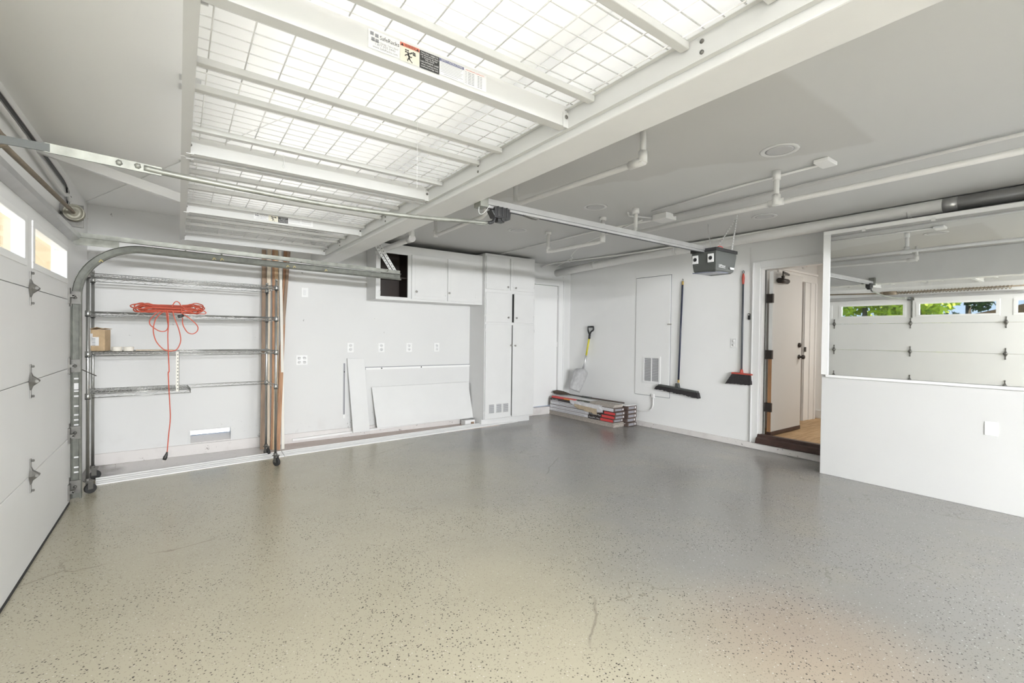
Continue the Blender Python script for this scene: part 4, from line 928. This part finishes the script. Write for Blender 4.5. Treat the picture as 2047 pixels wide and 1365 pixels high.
for i in range(11): a_.box(x-.004, y-.0008, .835+i*.031, x+.005, y-.0002, .847+i*.031, 1)
tag(a_.build('slotted_angle', [mat('angle_cream', (.74, .72, .64), .5), STEELD]), 'cream slotted metal angle hanging between the two lowest shelves', 'angle bar')

# ---------------------------------------------------------------- wood strips leaning on the back wall
def strip(x0, x1, y0, y1, zt, wd, th, m, lab):
    b_ = MB(); p, q = Vector((x0, y0, .004)), Vector((x1, y1, zt)); n_ = 8; sag = random.uniform(-.012, .012)
    pts = [p+(q-p)*i/n_+Vector((sag*math.sin(PI*i/n_), -.008*math.sin(PI*i/n_), 0)) for i in range(n_+1)]
    vs = [c_+Vector((a, b2, 0)) for c_ in pts for a, b2 in ((-wd/2, -th/2), (wd/2, -th/2), (wd/2, th/2), (-wd/2, th/2))]
    b_.add(vs, [(i*4+j, i*4+(j+1) % 4, i*4+4+(j+1) % 4, i*4+4+j) for i in range(n_) for j in range(4)]+[(3, 2, 1, 0), tuple(n_*4+j for j in range(4))])
    return tag(b_.build('wood_strip', m, bevel=.001), lab, 'wood strip', 'wood strips leaning on the back wall')
strip(.795, .820, 6.02, 6.155, 2.345, .046, .016, OAK, 'brown wood strip farthest left of the leaning bundle')
strip(.850, .872, 6.00, 6.135, 2.350, .040, .016, PALE, 'pale wood strip just left of the bundle middle behind shelf post')
strip(.880, .912, 5.95, 6.120, 2.352, .022, .018, CEDAR, 'narrow reddish wood strip in the middle of the leaning bundle')
strip(.905, .948, 5.93, 6.150, 2.360, .040, .016, PINE, 'honey coloured wood strip right of the shelf post')
strip(.880, 1.080, 5.975, 6.105, 2.365, .034, .018, OAK, 'dark wood strip crossing the others with top leaning right')
strip(.940, 1.052, 5.90, 6.150, 2.366, .044, .016, CEDAR, 'brown wood strip with warm tone near bundle right side')
strip(.995, .985, 5.915, 6.125, 2.362, .030, .016, mat('whitewashed_wood', (.80, .77, .70), .6), 'whitewashed wood strip at the right foot of the bundle')

# ---------------------------------------------------------------- long trim boards on the floor
def floor_trim(p, q, lab):
    b_ = MB(); p, q = Vector(p), Vector(q); u_ = (q-p); n_ = Vector((-u_.y, u_.x, 0)).normalized()
    prof = [(0, 0), (.0, .010), (.016, .014), (.028, .014), (.036, .020), (.068, .021), (.076, .028), (.108, .030), (.116, .038), (.130, .038), (.130, 0)]
    b_.prism(prof, p, n_, (0, 0, 1), u_)
    return tag(b_.build('trim_board', TRIMW, bevel=.001), lab, 'trim board', 'trim boards on the floor')
floor_trim((-.585, 5.398, 0), (.95, 5.556, .0), 'long white moulded trim board lying on floor in front of shelf')
floor_trim((.955, 5.556, 0), (4.36, 5.832, .0), 'long white moulded trim board lying on floor ending under the tall cabinet')
b = MB(); b.bar((1.14, 6.155, .046), (3.65, 6.15, .105), .036, .026); tag(b.build('wall_cleat', TRIMW, bevel=.003), 'long narrow white strip along the foot of back wall', 'strip')
b = MB(); b.box(3.50, 6.0, .0, 3.672, 6.13, .075).box(3.60, 5.99, .0, 3.65, 6.0, .05, 1); tag(b.build('wood_block', [TRIMW, OAK], bevel=.003), 'white block on the floor at the left foot of the tall cabinet', 'block')

# boards leaning on back wall
def lean(name, x0, x1, y0, y1, z0, z1, th, lab, dx=0.0):
    b_ = MB(); vs = []
    for yy in (0, th):
        vs += [(x0+dx, y0+yy, z0), (x1+dx, y0+yy, z0), (x1, y1+yy, z1), (x0, y1+yy, z1)]
    b_.add(vs, [(0, 1, 2, 3), (7, 6, 5, 4), (0, 4, 5, 1), (1, 5, 6, 2), (2, 6, 7, 3), (3, 7, 4, 0)])
    return tag(b_.build(name, CAB, bevel=.003), lab, 'board')
lean('shelf_board', 1.800, 2.022, 6.085, 6.172, .062, 1.036, .018, 'narrow white board leaning upright below the leftmost outlet', .06)
lean('wallboard_sheet', 2.128, 3.640, 6.075, 6.165, .092, .640, .020, 'wide low white panel leaning on wall beside the tall cabinet', .05)
b = MB(); b.box(1.752, YA-.012, .250, 1.786, YA-.0005, .982, 0); b.box(1.758, YA-.0128, .30, 1.780, YA-.0121, .975, 1); b.lathe([(.008, 0), (.008, .004), (0, .005)], (1.769, YA-.012, .86), (0, -1, 0), 10, 2)
tag(b.build('wall_standard', [TRIMW, INKG, BLACK]), 'vertical grey slot strip on wall left of narrow leaning board', 'strip')
b = MB(); b.box(2.05, YA-.018, .878, 3.676, YA-.0005, .906); b.box(2.05, YA-.014, .906, 3.676, YA-.001, .914, 1)
for x in (2.27, 2.86): b.lathe([(.009, 0), (.009, .004), (0, .005)], (x, YA-.018, .893), (0, -1, 0), 10, 2)
tag(b.build('wall_ledger', [WALL, INKG, BLACK]), 'horizontal ledger strip on back wall above the wide leaning panel', 'strip')

# ---------------------------------------------------------------- hanging tools on the far wall
def path_on(x, pts): return [(x, y, z) for y, z in pts]
pb = thing('push_broom', 'wide dark push broom hanging head down beside the access panel', 'broom', (XB, 3.9, .6))
MB().tube([(XB-.020, 3.872, 2.120), (XB-.035, 3.903, .740)], .0125, 10).build('handle', BLUEP, pb)
q = MB(); q.tube([(XB-.020, 3.871, 2.112), (XB-.019, 3.870, 2.165)], .0135, 10); q.tube([(XB-.034, 3.902, .765), (XB-.035, 3.903, .725)], .0145, 10); q.build('ferrule', GOLD, pb)
q = MB(); q.tube(smooth_path([(XB-.019, 3.870, 2.165), (XB-.02, 3.862, 2.185), (XB-.02, 3.872, 2.20), (XB-.012, 3.875, 2.18)]), .003, 6); q.build('hang_loop', STEELD, pb)
q = MB(); q.prism([(-.052, 0), (-.030, .012), (-.018, .075), (.018, .075), (.030, .012), (.052, 0)], (XB-.058, 3.915, .640), (0, 1, -.06), (0, .06, 1), (.048, 0, 0)); q.build('socket', GREYP, pb, .003)
def broom_head(x0, x1, pts_top, pts_bot, n_, m, parent, name='bristles', flare=0.0):
    b_ = MB(); vs = []
    for i in range(n_+1):
        t_ = i/n_; yt = pts_top[0][0]+(pts_top[1][0]-pts_top[0][0])*t_; zt = pts_top[0][1]+(pts_top[1][1]-pts_top[0][1])*t_
        yb_ = pts_bot[0][0]+(pts_bot[1][0]-pts_bot[0][0])*t_; zb_ = pts_bot[0][1]+(pts_bot[1][1]-pts_bot[0][1])*t_+random.uniform(-.006, .006)
        vs += [(x0, yt, zt), (x1, yt, zt), (x1+flare, yb_, zb_), (x0-flare, yb_, zb_)]
    fs = [(i*4+j, i*4+(j+1) % 4, i*4+4+(j+1) % 4, i*4+4+j) for i in range(n_) for j in range(4)]+[(3, 2, 1, 0), tuple(n_*4+j for j in range(4))]
    b_.add(vs, fs); return b_.build(name, m, parent)
hb = MB(); hb.bar((XB-.036, 4.225, .664), (XB-.036, 3.600, .622), .064, .022); hb.build('head_block', GREYP, pb, .005)
broom_head(XB-.068, XB-.006, ((4.235, .655), (3.590, .612)), ((4.275, .606), (3.575, .540)), 30, BRISTLE, pb, flare=.006)
q = MB(); q.prism([(0, 0), (.035, -.012), (.06, -.055), (.02, -.06), (-.035, -.012)], (XB-.062, 4.232, .652), (0, 1, 0), (0, 0, 1), (.052, 0, 0)); q.build('bristle_tip', BRISTLE, pb)

rb = thing('angle_broom', 'angled broom with red cap and dark bristles hanging by the door', 'broom', (XB, 3.0, .8))
MB().tube([(XB-.022, 3.006, 2.080), (XB-.034, 3.001, .965)], .0118, 10).build('handle', GREYPOLE, rb)
q = MB(); q.tube([(XB-.022, 3.006, 2.185), (XB-.022, 3.006, 2.165), (XB-.022, 3.006, 2.13), (XB-.022, 3.006, 2.085), (XB-.022, 3.006, 2.05)], [.008, .013, .017, .015, .0125], 12); q.build('grip', REDPL, rb)
q = MB(); q.tube(smooth_path([(XB-.022, 3.000, 2.185), (XB-.022, 2.994, 2.205), (XB-.022, 3.006, 2.22), (XB-.022, 3.017, 2.205), (XB-.022, 3.010, 2.185)]), .0035, 6); q.build('hang_loop', BLACK, rb)
q = MB(); q.tube([(XB-.034, 3.001, .975), (XB-.035, 3.000, .925)], [.015, .024], 12); q.prism([(2.865, .905), (2.870, .925), (3.115, .932), (3.125, .912)], (XB-.060, 0, 0), (0, 1, 0), (0, 0, 1), (.050, 0, 0)); q.build('cap', REDPL, rb, .004)
broom_head(XB-.060, XB-.010, ((3.112, .912), (2.880, .908)), ((3.195, .782), (2.872, .788)), 26, BRISTLE, rb, flare=.012)

# shovel leaning on the far wall, standing on the flooring boxes
sv = thing('shovel', 'aluminium scoop shovel with yellow shaft leaning on the wall', 'shovel', (XB-.1, 5.7, .43))
Ptop, Pend, Pneck, Pblade = Vector((5.765, 5.640, 1.535)), Vector((5.750, 5.655, 1.345)), Vector((5.722, 5.70, 1.02)), Vector((5.700, 5.725, .830))
MB().tube([Pend, Pneck], .0165, 12).build('shaft', YELLOW, sv)
dg_ = MB(); dg_.tube([Pend+(Ptop-Pend)*.0-Vector((0, 0, .02)), Pend+(Ptop-Pend)*.30], [.019, .021], 10)
a0 = Pend+(Ptop-Pend)*.25; L_, R_ = Ptop+Vector((0, .062, 0)), Ptop+Vector((0, -.062, 0))
dg_.tube(smooth_path([a0, a0+Vector((0, .030, .055)), L_+Vector((0, 0, -.055)), L_], 4), .0135, 8); dg_.tube(smooth_path([a0, a0+Vector((0, -.030, .055)), R_+Vector((0, 0, -.055)), R_], 4), .0135, 8); dg_.tube([L_, R_], .0145, 10)
dg_.build('handle_grip', BLACK, sv)
MB().tube([Pneck+Vector((0, 0, .02)), (Pneck+Pblade)/2, Pblade+Vector((.0, .02, -.03))], [.019, .017, .022], 12).build('socket', ALU, sv)
bl = MB(); nu, nv_ = 12, 12
TLc, TRc, BLc, BRc = Vector((5.715, 5.915, .775)), Vector((5.685, 5.520, .765)), Vector((5.56, 5.930, .445)), Vector((5.53, 5.622, .405))
nn = (TRc-TLc).cross(BLc-TLc).normalized()
if nn.x > 0: nn = -nn
vs = []
for lay in (0, .003):
    for i in range(nv_+1):
        t_ = i/nv_; kk = 1 if t_ > .15 else .62+.38*math.sqrt(t_/.15)
        for j_ in range(nu+1):
            s__ = -1+2*j_/nu; q_ = (s__*kk+1)/2
            p = (TLc.lerp(TRc, q_)).lerp(BLc.lerp(BRc, q_), t_)
            lift = .050*(abs(s__)**4)*(1-.5*t_)+.03*(1-t_)**4
            vs.append(p+nn*(lift-lay)+Vector((0, 0, .03*(1-s__*s__)*(1-t_)**6)))
K = (nu+1)*(nv_+1); fs = []
for i in range(nv_):
    for j_ in range(nu):
        a_ = i*(nu+1)+j_; fs += [(a_, a_+1, a_+nu+2, a_+nu+1), (K+a_+nu+1, K+a_+nu+2, K+a_+1, K+a_)]
edge = [j_ for j_ in range(nu+1)]+[i*(nu+1)+nu for i in range(1, nv_+1)]+[nv_*(nu+1)+j_ for j_ in range(nu-1, -1, -1)]+[i*(nu+1) for i in range(nv_-1, 0, -1)]
for i in range(len(edge)): a_, b2 = edge[i], edge[(i+1) % len(edge)]; fs.append((a_, K+a_, K+b2, b2))
bl.add(vs, fs, 0, True); bl.build('blade', ALU, sv)

# ---------------------------------------------------------------- stack of flooring boxes
BP = [mat('box_brown_print', (.14, .10, .085), .55, var=.4, scale=30), mat('box_white_print', (.74, .73, .75), .5, var=.12, scale=40), mat('box_black_print', (.03, .025, .025), .4), REDP, PAPER, mat('box_kraft', (.55, .45, .32), .8, var=.2, scale=20), INKG, mat('plank_core', (.52, .47, .42), .7, var=.3, scale=50)]
def floor_box(x0, x1, y0, y1, z0, h, front, lab, end=0):
    bx = thing('flooring_box', lab, 'box', ((x0+x1)/2, (y0+y1)/2, z0), 'boxes of plank flooring'); b_ = MB()
    b_.box(x0, y0, z0+.001, x1, y1, z0+h-.001); bo = b_.build('carton', BP[0] if end == 0 else BP[5], bx, .003)
    l_ = MB(); l_.keep = True; e_ = x0-.0012
    def rc(ya_, yb2, za_, zb2, m, o_=0.0): l_.add([(e_-o_, yb2, za_), (e_-o_, ya_, za_), (e_-o_, ya_, zb2), (e_-o_, yb2, zb2)], [(0, 1, 2, 3)], m)
    zt, zb_ = z0+h-.004, z0+.004; ym = y0+(y1-y0)*.36
    if front in ('print', 'printred'):
        rc(ym, y1-.01, zb_, zt, 1); rc(y0+.004, ym, zb_, zt, 2); rc(y0+.004, y0+.26, zb_+.003, zt-.006, 3, .0005)
        l_.text('PureSPC Max', h*.62, (e_-.0008, ym-.02, z0+h*.28), (0, -1, 0), (0, 0, 1), 4, width=.235)
        for i in range(2): rc(ym+.08, y1-.08-(i*.1), zb_+.012+i*.014, zb_+.017+i*.014, 6, .0006)
    elif front == 'white':
        rc(y0+.02, y1-.02, zb_, zt, 1)
        for i in range(2): rc(y0+.16, y1-.12-(i*.14), zb_+.010+i*.013, zb_+.015+i*.013, 6, .0006)
    elif front == 'whitered':
        rc(y0+.34, y1-.02, zb_, zt, 1); rc(y0+.004, y0+.34, zb_, zt, 2); rc(y0+.004, y0+.22, zb_+.004, zt-.007, 3, .0005)
        l_.text('Max', h*.62, (e_-.0008, y0+.325, z0+h*.28), (0, -1, 0), (0, 0, 1), 4, width=.08)
        for i in range(2): rc(y0+.46, y1-.10-(i*.14), zb_+.012+i*.014, zb_+.017+i*.014, 6, .0006)
    elif front == 'dark':
        rc(y0+.01, y1-.01, zb_, zt, 1); rc(y1-.55, y1-.01, zb_+.012, zt, 2, .0005)
        l_.text('PureSPC', h*.55, (e_-.001, y1-.06, z0+h*.35), (0, -1, 0), (0, 0, 1), 4, width=.15)
    elif front == 'kraft':
        rc(y0+.01, y1-.01, zb_, zt, 5); rc(y1-.7, y1-.3, zb_+.01, zt, 1, .0005)
    if l_.f: l_.build('side_print', BP, bo)
    l_ = MB(); l_.keep = True
    l_.add([(x0+.02, y0-.001, z0+.012), (x1-.06, y0-.001, z0+.012), (x1-.06, y0-.001, z0+h-.012), (x0+.02, y0-.001, z0+h-.012)], [(0, 1, 2, 3)], 6)
    l_.add([(x1-.045, y0-.001, z0+.016), (x1-.022, y0-.001, z0+.016), (x1-.022, y0-.001, z0+h-.014), (x1-.045, y0-.001, z0+h-.014)], [(0, 1, 2, 3)], 4)
    l_.build('end_label', BP, bo); return bx
BX0, BXM, BX1, BY0, BY1 = 5.285, 5.515, 5.735, 4.66, 6.155
bun = thing('plank_bundle', 'bare stack of beige planks under the front flooring boxes', 'planks', (5.4, 5.4, 0)); z = .002
for i in range(5):
    q = MB(); dx = random.uniform(-.006, .008); q.box(BX0+dx, BY0+random.uniform(-.02, .02), z, BXM+dx, BY1, z+.0120); q.build('plank', BP[7], bun, .001); z += .0132
ZB = z+.001; H_ = .0555
floor_box(BX0+.004, BXM, BY0+.02, BY1-.01, ZB, H_, 'printred', 'flooring box with red and black print lowest in the front stack')
floor_box(BX0+.000, BXM-.004, BY0-.01, BY1-.02, ZB+H_, H_, 'printred', 'flooring box with red and black print second from bottom in front stack')
floor_box(BX0+.006, BXM, BY0-.015, BY1-.01, ZB+2*H_, H_, 'whitered', 'flooring box with long white print and short red end third in front stack')
floor_box(BX0-.002, BXM-.002, BY0+.00, BY1-.03, ZB+3*H_, H_, 'dark', 'flooring box with black lettered end on top of the front stack')
for i in range(5):
    floor_box(BXM+.008, BX1-random.uniform(0, .01), BY0+random.uniform(-.035, .02)-.04, BY1-.02, .002+i*.0630, .0615, 'none', ['flooring box at the bottom of the stack against the wall', 'flooring box second from bottom against the wall', 'flooring box in the middle of the stack against the wall', 'flooring box second from top against the wall', 'flooring box topmost in the stack against the wall'][i])
ztop = ZB+4*H_
bun = thing('loose_planks', 'short loose planks stacked on the near end of front boxes', 'planks', (5.4, 4.9, ztop)); z = ztop+.001
for i in range(4):
    q = MB(); q.box(BX0+.012+i*.003, BY0+.03-i*.004, z, BXM-.01, BY0+.50+i*.01, z+.0105); q.build('plank', BP[7], bun, .001); z += .0115
q = thing('torn_wrapper', 'torn white carton wrapper sagging over the front boxes', 'wrapper', (5.28, 5.35, ztop)); b = MB()
rows = []
for i in range(15):
    t_ = i/14; y = 5.62-t_*.72
    rows += [(5.50, y, ztop+.014+.006*math.sin(i)), (5.36, y, ztop+.020+.008*math.sin(i*1.7)), (BX0-.010, y, ztop+.016-.012*t_), (BX0-.016-.006*math.sin(i*2.1), y-.02, ztop-.020-.035*t_-.014*math.sin(i*1.3)), (BX0-.012, y-.02, ztop-.030-.050*t_-.026*abs(math.sin(i*.9)))]
b.add(rows, [(i*5+j, i*5+j+1, i*5+6+j, i*5+5+j) for i in range(14) for j in range(4)]); w_ = b.build('sheet', [BP[1]], q); md = w_.modifiers.new('s', 'SOLIDIFY'); md.thickness = .002
b = MB(); rows = []
for i in range(9):
    t_ = i/8; y = 5.50-t_*.50
    rows += [(BX0-.022, y, ztop-.030-.02*t_), (BX0-.026, y-.01, ztop-.055-.03*t_-.02*math.sin(i*1.7)), (BX0-.022, y-.01, ztop-.075-.05*t_-.02*abs(math.sin(i*1.1)))]
b.add(rows, [(i*3+j, i*3+j+1, i*3+4+j, i*3+3+j) for i in range(8) for j in range(2)]); w_ = b.build('torn_edge', [BP[5]], q); md = w_.modifiers.new('s', 'SOLIDIFY'); md.thickness = .002
b = MB(); b.box(BX0+.005, 5.52, ztop+.002, BX0+.19, 6.10, ztop+.030); wr = thing('red_package', 'red and orange package lying on far end of the front boxes', 'package', (5.37, 5.8, ztop)); b.build('package', [BP[3]], wr, .008)
b = MB(); b.keep = True; e_ = BX0+.004; b.add([(e_, 5.78, ztop+.004), (e_, 5.56, ztop+.004), (e_, 5.56, ztop+.024), (e_, 5.78, ztop+.024)], [(0, 1, 2, 3)]); b.build('orange_band', [mat('print_orange', (.70, .28, .06), .5)], wr)
b = MB(); b.box(BX0+.03, 5.12, ztop+.003, BXM, 5.50, ztop+.036); tag(b.build('dark_package', [mat('print_olive', (.12, .125, .10), .5, var=.6, scale=22)], bevel=.008), 'dark printed package between the red package and loose planks', 'package')
z2 = .002+5*.0630
b = MB(); b.box(5.36, 4.80, z2+.006, 5.70, 6.14, z2+.016); b.box(5.36, 4.80, z2-.004, 5.37, 6.0, z2+.006, 1); tag(b.build('foam_sheet', [TRIMW, mat('sheet_blue', (.16, .25, .34), .5)], bevel=.002), 'white flat sheet with blue edge under the old broom', 'sheet')
b = MB(); b.box(5.48, 4.60, z2+.001, 5.72, 4.795, z2+.010); tag(b.build('foam_sheet', [TRIMW], bevel=.002), 'small white sheet on the near end of wall-side boxes', 'sheet')
ob = thing('old_broom', 'old worn broom lying across the stack of flooring boxes', 'broom', (5.5, 5.5, z2+.02))
zt = z2+.030
MB().tube([(5.52, 5.90, zt+.006), (5.55, 5.3, zt), (5.58, 4.72, zt-.002)], .0115, 10).build('handle', mat('old_handle', (.075, .055, .045), .5), ob)
MB().tube([(5.535, 5.60, zt+.003), (5.55, 5.38, zt)], .0155, 10).build('sleeve', GREYP, ob)
b = MB(); rows = []
for i in range(9):
    t_ = i/8; y = 5.88+.27*t_; hw_ = .025+.060*math.sin(min(1, t_*1.2)*PI/2); hh_ = .018+.022*math.sin(min(1, t_*1.3)*PI/2)
    for j in range(10): a_ = 2*PI*j/10; rows.append((5.50-.05*t_+hw_*math.cos(a_)+random.uniform(-.004, .004), y+random.uniform(-.012, .012)*t_, zt+.012+hh_*math.sin(a_)*(1 if math.sin(a_) > 0 else .6)+.01*t_))
b.add(rows, [(i*10+j, i*10+(j+1) % 10, i*10+10+(j+1) % 10, i*10+10+j) for i in range(8) for j in range(10)]+[tuple(range(10))[::-1], tuple(range(80, 90))]); b.build('bristles', BRISTLEB, ob)

# ================================================================== OUTSIDE
b = MB(); b.box(-60, -40, -.30, 40, 60, -.125); st('lawn', b, GRASS)
b = MB(); b.box(-9, -1.5, -.125, -.90, 6.6, -.02); st('driveway', b, CONC)
b = MB(); b.box(-.9, 6.45, -.125, 6, 9.5, -.05); st('side_yard_paving', b, mat('pale_paving', (.78, .77, .74), .9, var=.05, scale=3))
ww = thing('house_wing', 'tan stucco house wing with white siding seen through the garage door windows', 'house', (-2, 5.1, 0))
MB().box(-3.2, 4.93, -.12, -.79, 5.25, 2.9).build('wall', TANSTUCCO, ww)
q = MB()
for i in range(7): q.box(-3.1, 4.905, 1.10+i*.13, -1.06, 4.93, 1.225+i*.13)
q.build('siding', TRIMW, ww, .008)
MB().box(-1.0, 4.915, -.12, -.90, 4.93, 2.9).build('corner_board', PALE, ww, .004)
hr = thing('neighbour_house', 'neighbour house with red tiled roof beyond the trees in the mirror', 'house', (-33, 2.8, 0))
MB().box(-36, .0, -.3, -31, 5.6, 2.4).build('wall', TANSTUCCO, hr)
MB().prism([(-.6, 2.4), (2.8, 3.25), (6.2, 2.4)], (-36.4, 0, 0), (0, 1, 0), (0, 0, 1), (6.8, 0, 0)).build('roof', ROOFT, hr)
def tree(x, y, h, rad, m, lab, n, seed, low=.25, sz=.20):
    rnd = random.Random(seed); tr_ = thing('tree', lab, 'tree', (x, y, -.2), 'trees outside'); f_ = MB()
    MB().tube([(x, y, -.25), (x+.05, y, h*.3), (x-.05, y+.08, h*.7)], [.16, .12, .05], 8).build('trunk', BARK, tr_)
    blobs = [(rnd.uniform(-.6, .6)*rad, rnd.uniform(-.6, .6)*rad, h*(low+(.95-low)*rnd.random())) for _ in range(16)]
    for i in range(n):
        bx0, by0, bz0 = blobs[i % 16]; d_ = Vector((rnd.gauss(0, 1), rnd.gauss(0, 1), rnd.gauss(0, .8))).normalized()*rad*.5*rnd.uniform(.6, 1)
        c_ = Vector((x+bx0, y+by0, max(.4, bz0)))+d_; a_ = Vector((rnd.gauss(0, 1), rnd.gauss(0, 1), rnd.gauss(0, 1))).normalized(); b_ = a_.orthogonal().normalized(); s__ = sz*rnd.uniform(.6, 1.3)
        f_.add([c_-a_*s__, c_+b_*s__*.5, c_+a_*s__, c_-b_*s__*.5], [(0, 1, 2, 3)])
    f_.keep = True; f_.build('foliage', m, tr_)
tree(-13.0, 4.9, 5.2, 1.1, LEAFA, 'lime green tree left in the wide mirrored window', 3600, 1, .12, .13)
tree(-13.5, 6.75, 4.8, 1.15, LEAFA, 'bright green bush in the left mirrored window', 3600, 2, .10, .13)
tree(-17.5, 9.4, 7.0, 1.5, LEAFC, 'dark pine at the left edge of the mirrored windows', 3600, 3, .1, .13)
tree(-19.5, 6.9, 5.6, 1.1, LEAFB, 'mid green tree between the bright bush and the pine', 2000, 4, .1, .13)
tree(-17.0, 4.05, 5.0, 1.0, LEAFC, 'dark conifer right of the lime tree in the mirror', 4200, 5, .1, .13)
tree(-16.0, 1.2, 5.0, 1.2, LEAFB, 'green tree behind the rightmost mirrored window', 1800, 6, .12, .13)
